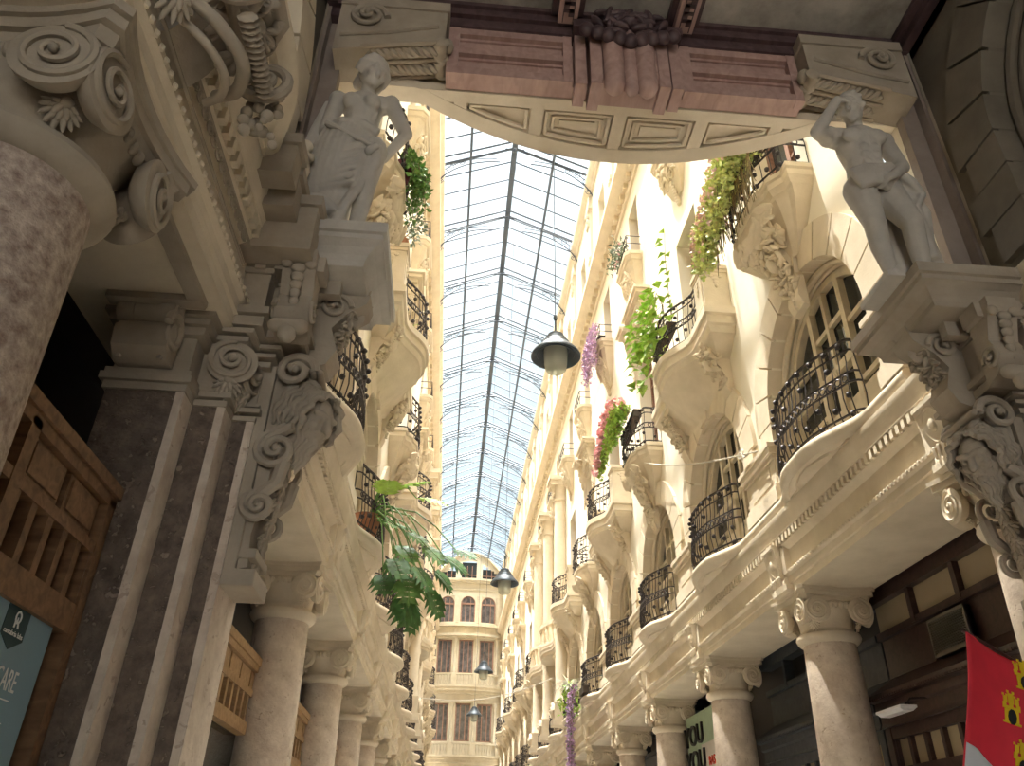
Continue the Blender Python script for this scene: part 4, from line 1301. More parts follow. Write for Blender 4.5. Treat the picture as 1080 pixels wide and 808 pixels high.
for x0, x1, y0, zb in ((.80, .90, 4.50, 7.52), (.93, 1.03, 4.45, 7.48), (1.55, 1.65, 4.45, 7.50), (1.68, 1.78, 4.50, 7.55)): b.box((x0, y0, zb), (x1, 4.75, 8.25))
for x, r_, zb in ((1.14, .095, 7.40), (1.29, .065, 7.38), (1.43, .095, 7.40)):
    b.lathe([(r_ * .35, zb), (r_ * .75, zb + .02), (r_, zb + .07), (r_, 8.2)], 24, (x, 4.46, 0))
b.box((1.03, 4.47, 7.56), (1.55, 4.75, 8.25))
b.build('keystone', M['pink'], t)
b = MB()
leaf_relief(b, (1.29, 4.36, 8.22), (1, 0, 0), (0, 0, 1), .62, .30, 91, 1.5, .07)
b.box((.78, 4.40, 8.2), (1.80, 4.8, 8.30))
for k in range(9): b.ball((1.29 + (k - 4) * .10, 4.36, 8.10 - .05 * (4 - abs(k - 4)) * .6), (.07, .06, .08), 12, 8)
b.build('carved_crest', M['darkceil'], t)

# --- bow fronted coffered tribune slab
t = thing('tribune', 'bow-fronted cream slab with coffered underside spanning the passage', 'balcony', (0, 0, 0))
def yf(x): return max(4.92, 5.46 - .155 * (x - 1.30) ** 2)
b = MB()
P = [-1.38 + 5.30 * k / 50 for k in range(51)]
b.prism([(x, yf(x)) for x in P] + [(3.92, 4.80), (-1.38, 4.80)], 2, 7.66, 7.95)
b.prism([(x, yf(x)) for x in P] + [(x, yf(x) - .17) for x in reversed(P)], 2, 7.60, 7.70)
b.box((-1.38, 4.76, 7.604), (3.92, 4.88, 7.70))
b.build('slab', M['stone'], t, smooth=False)
DIV = [-.86, -.22, .50, 1.28, 2.06, 2.78, 3.42]
for x in DIV:
    b = MB(); b.box((x - .06, 4.86, 7.607), (x + .06, yf(x) - .12, 7.70)); b.build('rib', M['stone'], t, smooth=False)
for i in range(len(DIV) - 1):
    x0, x1 = DIV[i] + .06, DIV[i + 1] - .06
    b = MB(); ok = False
    for ins, zz in ((.035, 7.63), (.10, 7.645)):
        xs = [x0 + ins + (x1 - x0 - 2 * ins) * k / 8 for k in range(9)]
        yb_ = 4.88 + ins
        if min(yf(x0 + ins), yf(x1 - ins)) - .17 - ins < yb_ + .02: continue
        ok = True
        loop = [(x, yf(x) - .17 - ins, zz) for x in xs] + [(x, yb_, zz) for x in reversed(xs)]
        b.tube(loop, .022, 5, True)
    ins = .16
    if min(yf(x0 + ins), yf(x1 - ins)) - .17 - ins > 4.88 + ins * .8 + .03:
        xs = [x0 + ins + (x1 - x0 - 2 * ins) * k / 6 for k in range(7)]
        b.prism([(x, yf(x) - .17 - ins) for x in xs] + [(xs[-1], 4.88 + ins * .8), (xs[0], 4.88 + ins * .8)], 2, 7.625, 7.68)
    if ok: b.build('coffer', M['stone'], t, smooth=False)

# --- hall ceiling
b = MB(); b.box((-2.6, -10, 8.50), (5.2, 4.7, 8.9)); tag(b.build('ceiling', M['ceilplaster'], None, smooth=False), 'stained plaster ceiling of the entrance hall', 'ceiling', None, 'structure')
b = MB()
for y0, y1, z0 in ((4.53, 4.70, 8.245), (4.485, 4.55, 8.36), (4.45, 4.50, 8.45)): b.box((-1.75, y0, z0), (4.3, y1, 8.505))
for sg, xe in ((1, -1.75), (-1, 4.31)):
    for w, z0 in ((.25, 8.25), (.34, 8.365), (.42, 8.455)):
        q = sorted((xe, xe + sg * w)); b.box((q[0], -10, z0), (q[1], 4.52, 8.504))
for x in (-.28, .73, 1.83, 2.84):
    q = .10
    if x in (-.28, 2.84): continue
    b.box((x - q - .05, -10, 8.42), (x + q + .05, 4.455, 8.503))
tag(b.build(tn(), M['darkceil'], None, smooth=False), 'dark purple-brown ceiling moulding', 'moulding', None, 'structure')
for i, x in enumerate((.73, 1.83)):
    t = thing('ceiling_rib', ('pale ceiling rib with dark fretwork, beside the female statue', 'pale ceiling rib with dark fretwork, beside the male statue')[i], 'ceiling rib', group='ceiling ribs')
    b = MB(); b.box((x - .09, -2, 8.33), (x + .09, 4.475, 8.43)); b.build('board', M['pink'], t, smooth=False)
    b = MB()
    y = -1.9
    while y < 4.38:
        b.box((x - .045, y, 8.315), (x + .045, y + .03, 8.335)); b.box((x - .045 if int(y * 20) % 2 else x, y, 8.315), (x if int(y * 20) % 2 else x + .045, y + .07, 8.335))
        y += .075
    b.box((x - .052, -2, 8.32), (x - .044, 4.46, 8.335)); b.box((x + .044, -2, 8.32), (x + .052, 4.46, 8.335))
    b.build('fretwork', M['darkceil'], t, smooth=False)
# wall over the portal, on the passage side
b = MB(); b.box((-6, 4.72, 8.1), (9, 5.0, 24.8)); b.box((-6, 4.72, 5.4), (-1.32, 4.97, 8.1)); b.box((2 * XC + 1.32, 4.72, 5.4), (9, 4.97, 8.1)); b.box((-6, -10, 9.0), (9, 5.0, 9.3)); tag(b.build('wall_portal', M['wall'], None, smooth=False), 'wall of the house built over the portal', 'wall', None, 'structure')

# --- big free-standing column of the hall, its pilaster twin, slab and cartouche
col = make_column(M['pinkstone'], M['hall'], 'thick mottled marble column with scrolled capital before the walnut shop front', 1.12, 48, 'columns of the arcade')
col.location = (-1.96, 2.52, 0)
K_balc.use('shade', 2.78, 'bowed stone balcony slab without railing above the thick hall column')
# (the hall slab shows no ironwork from below: drop the railing copy)
hb = [o for o in COL.objects if o.type == 'EMPTY' and o.get('label', '').startswith('bowed stone balcony slab without')][0]
for c in list(kids(hb)):
    if c.name.startswith('railing'): bpy.data.objects.remove(c)
K_sur.use('shade', 2.60, '', 0, tn()); K_aw.use('shade', 2.60, '', 0, wn())['label'] = 'arched window above the hall column'
hs = make_surround(M['hallwall']); hs.name = tn(); hs.location = (XR, 2.60, 0); hs.rotation_euler = (0, 0, PI); K_aw.use('sun', 2.60, '', 0, wn())['label'] = 'dark arched window in the hall wall beside the male statue'  # this surround takes the painted hall shade too
t = thing('cartouche', 'large curled scroll cartouche with fruit under the hall balcony slab', 'cartouche')
b = MB()
b.prism([(-1.55, 4.82), (-1.47, 4.84), (-1.40, 4.95), (-1.34, 5.08), (-1.20, 5.18), (-1.10, 5.24), (-1.06, 5.39), (-1.55, 5.39)], 1, 2.36, 2.68)
for k in range(6):
    b.limb((-1.22, 2.30 + .02 * k, 5.02 + .035 * k), .024, (-1.22 + .02 * k, 2.74 - .02 * k, 5.02 + .035 * k), .024)
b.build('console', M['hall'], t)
b = MB()
b.spiral((-1.14, 2.25, 5.08), (1, 0, 0), (0, 0, 1), .14, 1.7, .035, 30, 8, PI)
b.spiral((-1.14, 2.80, 5.08), (1, 0, 0), (0, 0, 1), .14, 1.7, .035, 30, 8, PI)
b.tube(smooth_pts([(-1.38, 2.24, 4.94), (-1.24, 2.34, 4.88), (-1.17, 2.52, 4.86), (-1.24, 2.70, 4.88), (-1.38, 2.80, 4.94)], 24), .034, 10)
b.tube(smooth_pts([(-1.40, 2.28, 4.84), (-1.29, 2.38, 4.79), (-1.24, 2.52, 4.77), (-1.29, 2.66, 4.79), (-1.40, 2.76, 4.84)], 24), .022, 10)
leaf_relief(b, (-1.20, 2.52, 5.12), (0, 1, 0), Vector((.5, 0, .6)), .40, .34, 131, 1.4, .05)
b.build('scroll', M['hall'], t)
b = MB()
rr = random.Random(5)
for k in range(40):
    b.ball((-1.16 + rr.uniform(-.08, .08), 2.86 + rr.uniform(-.06, .08), 5.14 - rr.uniform(0, .4)), rr.uniform(.02, .034), 12, 8)
b.build('fruit', M['hall'], t)
b = MB()
acanthus(b, (-1.38, 2.18, 4.86), (.7, -.5, -.4), (0, 0, 1), .17)
b.build('leaf', M['hall'], t)
b = MB(); acanthus(b, (-1.40, 2.14, 5.04), (.7, -.6, -.2), (0, 0, 1), .15)
for k in range(14): b.ball((-1.12, 2.32 + .033 * k, 4.93), (.05, .018, .04), 6, 4)
b.build('leaf', M['hall'], t)
# stepped corner blocks of the entablature beside the pier
b = MB()
for x1, y0, y1, z0, z1 in ((-1.20, 3.86, 4.06, 5.22, 5.55), (-1.08, 4.02, 4.2, 5.0, 5.45), (-1.18, 3.62, 3.78, 5.28, 5.60)):
    b.box((-1.6, y0, z0), (x1, y1, z1)); b.box((-1.6, y0 - .03, z1 - .08), (x1 + .03, y1 + .03, z1))
tag(b.build(tn(), M['hall'], None, smooth=False), 'stepped cornice blocks beside the pier', 'moulding', None, 'structure')
# carved frieze strip with lozenge panel on the hall entablature
b = MB()
y = 1.2
while y < 3.9:
    b.spiral((-1.465, y, 4.93), (0, 1, 0), (0, 0, 1), .045, 1.3, .012, 12, 4); y += .095
b.box((-1.47, 1.0, 4.80), (-1.455, 4.0, 4.815)); b.box((-1.47, 1.0, 4.985), (-1.455, 4.0, 5.0))
tag(b.build(tn(), M['hall'], None), 'running scroll frieze over the hall column', 'frieze', None, 'structure')
b = MB()
b.box((-2.2, 2.9, 4.46), (-1.63, 3.0, 4.505)); b.box((-2.2, 3.93, 4.46), (-1.63, 4.02, 4.505)); b.box((-1.72, 2.91, 4.465), (-1.62, 4.01, 4.505))
tag(b.build(tn(), M['hall'], None, smooth=False), 'panel frame under the hall beam', 'moulding', None, 'structure')
# ================================================================= statues
def hand(b, w, d, pn, curl=.6, k=1.0):
    """five finger hand: w wrist, d direction of the fingers, pn palm normal"""
    w = Vector(w); d = Vector(d).normalized(); pn = Vector(pn); pn = (pn - d * pn.dot(d)).normalized(); s = d.cross(pn)
    palm = w + d * .05 * k
    for i in range(4):
        b.limb(w + s * (i - 1.5) * .013 * k, .02 * k, w + d * .085 * k + s * (i - 1.5) * .021 * k, .015 * k, 8)
    for i, L in enumerate((.068, .080, .075, .058)):
        r0 = w + d * .085 * k + s * (i - 1.5) * .023 * k
        a = curl
        m = r0 + (d * math.cos(a * .5) + pn * math.sin(a * .5)) * L * .5 * k
        e = m + (d * math.cos(a * 1.4) + pn * math.sin(a * 1.4)) * L * .5 * k
        b.limb(r0, .0125 * k, m, .0115 * k, 7); b.limb(m, .0115 * k, e, .0095 * k, 7)
    t0 = w + d * .025 * k - s * .03 * k; t1 = t0 + (d * .6 - s * .6 + pn * .4).normalized() * .05 * k; t2 = t1 + (d * .9 + pn * .5).normalized() * .035 * k
    b.limb(t0, .017 * k, t1, .014 * k, 7); b.limb(t1, .0135 * k, t2, .010 * k, 7)
V = Vector
def female(origin):
    t = thing('statue', 'grey stone female statue in a draped skirt holding a tool at her waist', 'statue', origin, 0, 'portal statues')
    b = MB()
    # local: x to the passage, -y to the hall, z up. shoulders level 1.52, head about 1.75
    hipL, hipR = V((-.10, 0, .98)), V((.11, .0, .98))
    b.ball((0, .0, 1.00), (.185, .15, .14), 16, 12)
    b.limb((0, 0, 1.02), .15, (.0, -.01, 1.20), .125, 16); b.limb((0, -.01, 1.20), .125, (.0, -.0, 1.40), .145, 16)
    b.limb((-.13, 0, 1.46), .075, (.13, 0, 1.46), .075, 14)
    for sg in (-1, 1): b.ball((sg * .075, -.115, 1.36), (.068, .062, .066), 12, 9)
    b.limb((0, 0, 1.48), .06, (.02, -.05, 1.60), .055, 12)
    hc = V((.045, -.10, 1.70)); F = V((.55, -.60, -.55)).normalized(); S = V((.74, .68, 0)).normalized(); U = S.cross(F) * 1.0
    if U.z < 0: U = -U
    rot = frame_mat((0, 0, 0), F, S, U).to_3x3()
    b.ball(hc, (.105, .085, .125), 16, 12, rot); face_parts(b, hc, F, S, U)
    # her right arm (towards the wall) hangs and crosses to the tool at the waist
    sh = V((-.20, -.01, 1.47)); el = V((-.25, -.01, 1.13)); wr = V((-.06, -.165, .93))
    b.ball(sh, .075, 12, 9); b.limb(sh, .068, el, .052, 12); b.limb(el, .05, wr, .033, 12)
    hand(b, wr, V((.75, -.1, -.6)), V((-.1, .8, -.3)), 1.0, 1.15)
    # other arm bent up behind the head
    sh = V((.20, .0, 1.48)); el = V((.335, .04, 1.22)); wr = V((.18, .15, 1.06))
    b.ball(sh, .072, 12, 9); b.limb(sh, .065, el, .052, 12); b.limb(el, .048, wr, .034, 12)
    hand(b, wr, V((-.8, .1, -.3)), V((0, -.8, 0)), .5, 1.0)
    # legs
    kn = V((-.12, -.10, .54)); an = V((-.13, -.02, .09))
    b.limb(V((-.10, 0, .95)), .115, kn, .075, 14); b.limb(kn, .072, an, .042, 12)
    b.limb(an, .045, an + V((-.02, -.16, -.05)), .035, 10)
    kn = V((.14, -.15, .55)); an = V((.08, -.03, .10))
    b.limb(V((.11, -.02, .95)), .12, kn, .078, 14); b.limb(kn, .075, (.11, -.07, .34), .062, 12); b.limb((.11, -.07, .34), .062, an, .042, 12)
    b.limb(an, .045, an + V((.05, -.17, -.06)), .034, 10)
    b.box((-.22, -.2, -.02), (.20, .2, .03))
    voxel(b.build('body', M['grey'], t), .0095, 2)
    # hair with a cap-like mass
    b = MB()
    b.ball(hc - F * .03 + U * .03, (.12, .105, .125), 14, 10, rot)
    rr = random.Random(3)
    for k in range(34):
        a = rr.uniform(0, 2 * PI); e = rr.uniform(0, 1.1)
        d = F * (math.cos(a) * math.sin(e) * .6 - .35) + S * math.sin(a) * math.sin(e) + U * math.cos(e)
        d.normalize(); b.ball(hc + d * .12, rr.uniform(.022, .034), 7, 5)
    b.limb(hc - F * .12, .06, hc - F * .17 - U * .08, .05); b.limb(hc + S * .10 - U * .04, .03, hc + S * .09 - U * .16 - F * .04, .02)
    for k in range(12):
        a = -1.3 + 2.6 * k / 11
        p0 = hc + U * .11 - F * .02 + S * .02 * a; p1 = hc + S * math.sin(a) * .125 + U * math.cos(a) * .06 + F * .05 * math.cos(a); p2 = hc + S * math.sin(a) * .13 - U * .05 - F * .02
        b.tube([p0, (p0 + p1) / 2 + U * .03, p1, p2], [.02, .028, .028, .018], 8)
    voxel(b.build('hair', M['grey'], t), .009, 1)
    # drapery: skirt with folds swept to one side
    b = MB()
    for k in range(8):
        f = k / 7; x0 = -.21 + .30 * f; y0 = -.11 - .07 * math.sin(f * PI)
        b.tube([(x0, y0, 1.03), (x0 * 1.05 - .02, y0 - .03, .85), (x0 * 1.0 - .06, y0 - .02, .55), (-.26 + .28 * f, -.10 - .06 * f, .22), (-.30 + .30 * f, -.10, .05)], [.030, .034, .032, .03, .034], 8)
    b.limb((-.06, -.02, .95), .145, (-.14, -.02, .1), .15, 14)
    for k in range(6):
        f = k / 5
        b.tube([(.20 - .10 * f, -.10 - .09 * f, .92 - .06 * k), (.06, -.215, .80 - .07 * k), (-.14, -.185, .70 - .06 * k), (-.24, -.05, .66 - .06 * k)], [.02, .027, .024, .02], 8)
    b.limb((-.18, 0, 1.0), .09, (-.24, .0, .3), .11, 12); b.limb((-.1, .08, 1.0), .12, (-.16, .08, .1), .15, 12)
    b.tube([(.16, -.12, 1.02), (.05, -.16, 1.06), (-.10, -.15, 1.08), (-.20, -.08, 1.10)], [.04, .045, .045, .04], 8)
    b.tube([(.17, -.14, .86), (.19, -.18, .68), (.12, -.17, .5), (.03, -.18, .28), (-.02, -.16, .1)], [.045, .04, .04, .035, .04], 8)
    # mantle behind the shoulder
    for k in range(5):
        b.tube([(-.20 - .02 * k, .06, 1.50), (-.28 - .015 * k, .05, 1.2), (-.30 - .02 * k, .04, .9), (-.33, .05, .5)], .04, 8)
    b.spiral((-.17, -.20, .17), (1, 0, 0), (0, 0, 1), .13, 1.6, .04, 24, 8)
    voxel(b.build('drapery', M['grey'], t), .0105, 1)
    # mallet in her hand
    b = MB()
    b.limb((-.14, -.22, .96), .018, (.14, -.22, .80), .018, 8); b.limb((.13, -.21, .75), .03, (.17, -.20, .81), .03, 12); b.limb((-.18, -.21, .99), .03, (-.12, -.22, .95), .02, 8)
    b.build('mallet', M['grey'], t)
    # small cherub at her side
    b = MB()
    c = V((-.30, -.20, .55))
    b.ball(c + V((0, 0, .20)), (.05, .05, .055), 10, 8); b.limb(c + V((0, 0, .10)), .05, c + V((0, .01, 0)), .055, 10)
    for sg in (-1, 1):
        b.limb(c + V((sg * .05, 0, .12)), .022, c + V((sg * .07, -.05, .04)), .02, 8); b.limb(c + V((sg * .03, 0, -.02)), .035, c + V((sg * .04, -.05, -.12)), .028, 8); b.limb(c + V((sg * .04, -.05, -.12)), .026, c + V((sg * .035, -.01, -.22)), .018, 8)
        b.limb(c + V((sg * .07, -.05, .04)), .018, c + V((sg * .02, -.09, .08)), .015, 8)
    voxel(b.build('cherub', M['stone'], t), .008, 1)
    return t
def male(origin):
    t = thing('statue', 'grey stone male statue in loincloth shading his brow with a bent arm', 'statue', origin, 0, 'portal statues')
    b = MB()
    # local x: +x away from the passage (to the wall)
    b.ball((0, .0, 1.00), (.165, .13, .13), 16, 12)
    b.limb((0, 0, 1.03), .145, (-.01, -.02, 1.22), .135, 16); b.limb((-.01, -.02, 1.22), .135, (-.01, -.01, 1.42), .165, 16)
    b.limb((-.17, 0, 1.50), .085, (.17, 0, 1.50), .085, 14)
    for sg in (-1, 1):
        b.ball((sg * .085 - .01, -.125, 1.41), (.095, .05, .075), 12, 9)
        for q in range(3): b.ball((sg * .042 - .01, -.145 + .006 * q, 1.27 - .075 * q), (.040, .022, .036), 9, 6)
    b.limb((0, 0, 1.50), .068, (-.02, -.06, 1.62), .062, 12)
    hc = V((-.05, -.11, 1.73)); F = V((-.62, -.62, -.48)).normalized(); S = V((.7, -.7, 0)).normalized(); U = S.cross(F)
    if U.z < 0: U = -U
    rot = frame_mat((0, 0, 0), F, S, U).to_3x3()
    b.ball(hc, (.11, .09, .13), 16, 12, rot); face_parts(b, hc, F, S, U, 1.05)
    # arm towards the passage: elbow out, hand to the brow
    sh = V((-.23, -.01, 1.50)); el = V((-.44, -.10, 1.42)); wr = V((-.205, -.20, 1.70))
    el = V((-.37, -.10, 1.44))
    b.ball(sh, .085, 12, 9); b.limb(sh, .075, el, .056, 12); b.limb(el, .056, wr, .036, 12)
    hand(b, wr, V((.75, .10, .55)), V((.2, .7, -.4)), .5, 1.1)
    # other arm hangs and crosses to the loincloth
    sh = V((.22, .0, 1.49)); el = V((.26, -.06, 1.16)); wr = V((.07, -.19, .93))
    b.ball(sh, .085, 12, 9); b.limb(sh, .075, el, .058, 12); b.limb(el, .056, wr, .038, 12)
    hand(b, wr, V((-.75, -.1, -.45)), V((0, .6, -.4)), 1.0, 1.1)
    # legs: weight on the far leg, the other stepping forward
    kn = V((-.12, -.10, .54)); an = V((-.05, -.03, .09))
    b.limb(V((-.09, 0, .95)), .125, kn, .08, 14); b.limb(kn, .08, (-.09, -.05, .36), .072, 12); b.limb((-.09, -.05, .36), .072, an, .043, 12)
    b.limb(an, .046, an + V((-.05, -.17, -.05)), .036, 10)
    kn = V((.15, -.12, .54)); an = V((.20, -.02, .09))
    b.limb(V((.10, 0, .95)), .13, kn, .082, 14); b.limb(kn, .08, (.18, -.06, .36), .072, 12); b.limb((.18, -.06, .36), .072, an, .043, 12)
    b.limb(an, .046, an + V((.02, -.18, -.05)), .036, 10)
    b.box((-.2, -.2, -.02), (.28, .2, .03))
    voxel(b.build('body', M['grey'], t), .0095, 2)
    b = MB()
    rr = random.Random(9)
    b.ball(hc - F * .025 + U * .03, (.118, .102, .12), 14, 10, rot)
    for k in range(36):
        a = rr.uniform(0, 2 * PI); e = rr.uniform(0, 1.2)
        d = F * (math.cos(a) * math.sin(e) * .7 - .3) + S * math.sin(a) * math.sin(e) + U * math.cos(e); d.normalize()
        b.ball(hc + d * .118, rr.uniform(.022, .032), 7, 5)
    voxel(b.build('hair', M['grey'], t), .010, 1)
    b = MB()
    for k in range(9):
        f = k / 8
        b.tube([(-.18 + .30 * f, -.10 - .06 * math.sin(f * PI), 1.05), (-.17 + .26 * f, -.13 - .05 * math.sin(f * PI), .95), (-.14 + .16 * f, -.14 - .04 * math.sin(f * PI), .84)], [.035, .036, .03], 8)
    b.tube([(-.18, -.06, 1.06), (-.05, -.16, 1.02), (.08, -.16, 1.04), (.19, -.06, 1.10)], [.035, .04, .045, .04], 8)
    b.tube([(.19, -.04, 1.12), (.23, .0, 1.02), (.27, -.01, .85), (.30, .0, .6), (.30, .0, .3)], [.05, .06, .06, .055, .06], 9)
    b.tube([(.22, .04, 1.10), (.32, .02, .95), (.36, .0, .75), (.33, .02, .5), (.36, .03, .25)], [.045, .05, .05, .05, .05], 9)
    for k in range(4): b.tube([(.05 + .07 * k, .10, 1.0), (.04 + .08 * k, .12, .6), (.05 + .08 * k, .10, .1)], [.05, .055, .06], 8)
    b.tube([(.20, -.08, 1.08), (.28, -.08, .98), (.34, -.06, .88), (.28, -.05, .78)], [.04, .045, .04, .03], 9)
    voxel(b.build('loincloth', M['grey'], t), .011, 2)
    return t
for st_ in (female((-1.00, 4.50, 5.38)), male((3.26, 4.50, 5.38))): st_.scale = (1.1, 1.1, 1.12)

# ================================================================= shop fronts, signs, flag
def add_text(body, size, mat, parent, loc, rot, depth=.004, name='lettering', align='CENTER', xs=1.0):
    c = bpy.data.curves.new(name, 'FONT'); c.body = body; c.size = size; c.extrude = depth; c.align_x = align; c.align_y = 'CENTER'
    tmp = bpy.data.objects.new(name, c); COL.objects.link(tmp)
    dg = bpy.context.evaluated_depsgraph_get(); dg.update()
    me = bpy.data.meshes.new_from_object(tmp.evaluated_get(dg))
    bpy.data.objects.remove(tmp)
    me.name = name; me.materials.clear(); me.materials.append(mat)
    o = bpy.data.objects.new(name, me); COL.objects.link(o); o.location = loc; o.rotation_euler = rot; o.scale = (xs, 1, 1)
    if parent: o.parent = parent
    return o
# walnut shop front between the hall column and the pier
t = thing('shop_front', 'walnut shop front with panelled frieze and slatted transom beside the hall pier', 'shop front')
X = -1.88
b = MB()
y0, y1 = 1.6, 4.19
b.box((X - .10, y0, 3.26), (X + .02, y1, 3.325)); b.box((X - .10, y0, 3.20), (X, y1, 3.27))
for q in (y1 - .09, 3.17, 2.2): b.box((X - .12, q, 0), (X, q + .085, 3.24))
for z0, z1 in ((2.93, 2.985), (2.52, 2.66)): b.box((X - .11, y0, z0), (X - .005, y1, z1))
b.build('frame', M['wood'], t, smooth=False)
for a in (3.275, 3.69):
    b = MB(); b.box((X - .06, a, 3.0), (X - .03, a + .36, 3.19)); b.box((X - .04, a + .025, 3.02), (X - .018, a + .335, 3.17)); b.build('panel', M['wood'], t, smooth=False)
for k in range(6):
    b = MB(); yy = 3.25 + k * .168; b.box((X - .10, yy, 2.66), (X - .015, yy + .055, 2.94)); b.build('slat', M['wood'], t, smooth=False)
b = MB(); b.box((X - .14, y0, 2.66), (X - .12, y1, 2.94)); b.build('transom_pane', M['shopdark'], t, smooth=False)
t2 = thing('poster', 'pale blue beauty poster with dark teal badge behind the walnut shop window', 'poster')
b = MB(); b.box((X - .05, 3.22, 1.2), (X - .035, 4.0, 2.545)); b.build('board', M['signblue'], t2, smooth=False)
RTX = (PI / 2, 0, PI / 2)
xf = X - .033
b = MB(); b.prism([(3.56, 2.545), (3.76, 2.545), (3.76, 2.395), (3.66, 2.345), (3.56, 2.395)], 0, xf - .004, xf + .001); b.build('badge', M['teal'], t2, smooth=False)
b = MB()
b.tube([(xf + .002, 3.66 + .022 * math.cos(a), 2.48 + .024 * math.sin(a)) for a in [PI * 2 * i / 14 for i in range(14)]], .005, 5, True)
b.tube([(xf + .002, 3.645, 2.465), (xf + .002, 3.645, 2.435)], .005, 5); b.tube([(xf + .002, 3.67, 2.46), (xf + .002, 3.68, 2.435)], .005, 5); b.tube([(xf + .002, 3.66, 2.48), (xf + .002, 3.66, 2.46)], .004, 5)
b.build('emblem', M['white'], t2)
add_text('cantabria labs', .032, M['white'], t2, (xf + .002, 3.66, 2.412), RTX, .001)
add_text('ENDOCARE', .125, M['white'], t2, (xf + .002, 3.62, 2.23), RTX, .001, xs=.62)
b = MB(); b.box((xf, 3.44, 2.155), (xf + .002, 3.81, 2.16)); b.box((xf, 3.44, 2.065), (xf + .002, 3.81, 2.069)); b.build('rule', M['white'], t2, smooth=False)
add_text('RENEWAL', .055, M['white'], t2, (xf + .002, 3.615, 2.113), RTX, .001, xs=.8)
add_text('EFICACIA', .125, M['ink'], t2, (xf + .002, 3.575, 1.88), RTX, .001, xs=.8)
add_text('y', .12, M['white'], t2, (xf + .002, 3.86, 1.88), RTX, .001, xs=.8)
add_text('Y', .12, M['ink'], t2, (xf + .002, 3.50, 1.60), RTX, .001, xs=.8)
b = MB(); b.box((X - .12, 3.2, .4), (X - .10, y1, 2.55)); tmp = b.build('display_pane', M['winglass'], t, smooth=False)

# oak shop fronts between the columns on the monstera side
def make_oak(label):
    s = thing('shop_front', label, 'shop front', group='oak shop fronts')
    b = MB(); w = PITCH / 2
    b.box((-.70, -w, 3.36), (-.54, w, 3.44)); b.box((-.66, -w, 3.30), (-.56, w, 3.38))
    for y in (-w, -.05, w - .1): b.box((-.68, y, 0), (-.57, y + .1, 3.34))
    for z0, z1 in ((3.05, 3.12), (2.68, 2.80)): b.box((-.68, -w, z0), (-.58, w, z1))
    b.build('frame', M['oak'], s, smooth=False)
    for k in range(8): b = MB(); y = -w + .1 + k * (2 * w - .1) / 8; b.box((-.64, y + .02, 3.13), (-.595, y + (2 * w - .1) / 8 - .03, 3.29)); b.build('panel', M['oak'], s, smooth=False)
    for k in range(16): b = MB(); y = -w + .1 + k * (2 * w - .1) / 16; b.box((-.68, y, 2.80), (-.59, y + .07, 3.05)); b.build('slat', M['oak'], s, smooth=False)
    b = MB(); b.box((-.72, -w, .5), (-.69, w, 3.05)); b.build('pane', M['winglass'], s, smooth=False)
    return s
K_oak = Kit(make_oak)
for k in range(8):
    K_oak.use('shade', W0 + PITCH * k, nth(k, 'light oak shop front with slatted transom beyond the pier, between marble columns'))

# mahogany shop front (flag side, first bay), with frosted lights, vent and roofed cornice
def make_mahog(label, mat, tanm):
    s = thing('shop_front', label, 'shop front', group='roofed shop fronts')
    w = PITCH / 2 - .02
    b = MB()
    b.prism([(-1.22, 3.62), (-.80, 3.34), (-.78, 3.28), (-.86, 3.26), (-.86, 3.18), (-.90, 3.16), (-.90, 3.04), (-.88, 3.0), (-1.22, 3.0)], 1, -w, w)
    y = -w + .02
    while y < w: b.box((-.86, y, 3.27), (-.775, y + .02, 3.295)); y += .05
    b.build('cornice', mat, s, smooth=False)
    b = MB()
    for z0, z1 in ((2.88, 3.02), (2.48, 2.60), (.3, .6)): b.box((-1.06, -w, z0), (-.93, w, z1))
    for y in (-w, w - .12): b.box((-1.06, y, 0), (-.92, y + .12, 3.0))
    n = 11
    for k in range(n + 1): y = -w + .1 + k * (2 * w - .2) / n; b.box((-1.04, y - .03, 2.58), (-.95, y + .03, 2.9))
    b.build('frame', mat, s, smooth=False)
    b = MB(); b.box((-1.02, -w, 2.58), (-1.0, w, 2.9)); b.build('transom_pane', M['tan'], s, smooth=False)
    b = MB(); b.box((-1.05, -w, .5), (-1.03, w, 2.5)); b.build('pane', M['winglass'], s, smooth=False)
    b = MB()
    b.box((-1.20, -w, 4.38), (-1.02, w, 4.62)); b.box((-1.20, -w, 3.98), (-1.06, w, 4.06)); b.box((-1.20, -w, 3.40), (-1.12, w, 3.98))
    for y in (-1.0, -.1, .8): b.box((-1.20, y - .04, 4.0), (-1.05, y + .04, 4.4))
    b.build('upper_frame', mat, s, smooth=False)
    if tanm:
        b = MB(); b.box((-1.14, -w, 4.06), (-1.12, w, 4.38)); b.build('frosted_pane', M['tan'], s, smooth=False)
    return s
s1 = make_mahog('dark mahogany shop front with frosted panes and roofed cornice next to the flag', M['mahog'], True); first(s1, 'sun', W0, s1['label'])
s2 = make_mahog('slate painted shop front with roofed cornice, second bay of the flag side', M['greyblue'], False); first(s2, 'sun', W0 + PITCH, s2['label'])
for k in range(3, 8):
    dup(s2, (XR, W0 + PITCH * k, 0), PI, nth(k, 'slate shop front between columns of the flag side, by bays from the flag'))
t = thing('vent_grille', 'square grey louvred vent grille above the mahogany shop cornice', 'vent')
b = MB(); X = 5.06
ya, yb, za, zb = 7.50, 8.18, 3.54, 3.93
for q in ((ya, za, yb, za + .03), (ya, zb - .03, yb, zb), (ya, za, ya + .03, zb), (yb - .03, za, yb, zb)): b.box((X + .02, q[0], q[1]), (X + .10, q[2], q[3]))
b.build('frame', M['vent'], t, smooth=False)
b = MB()
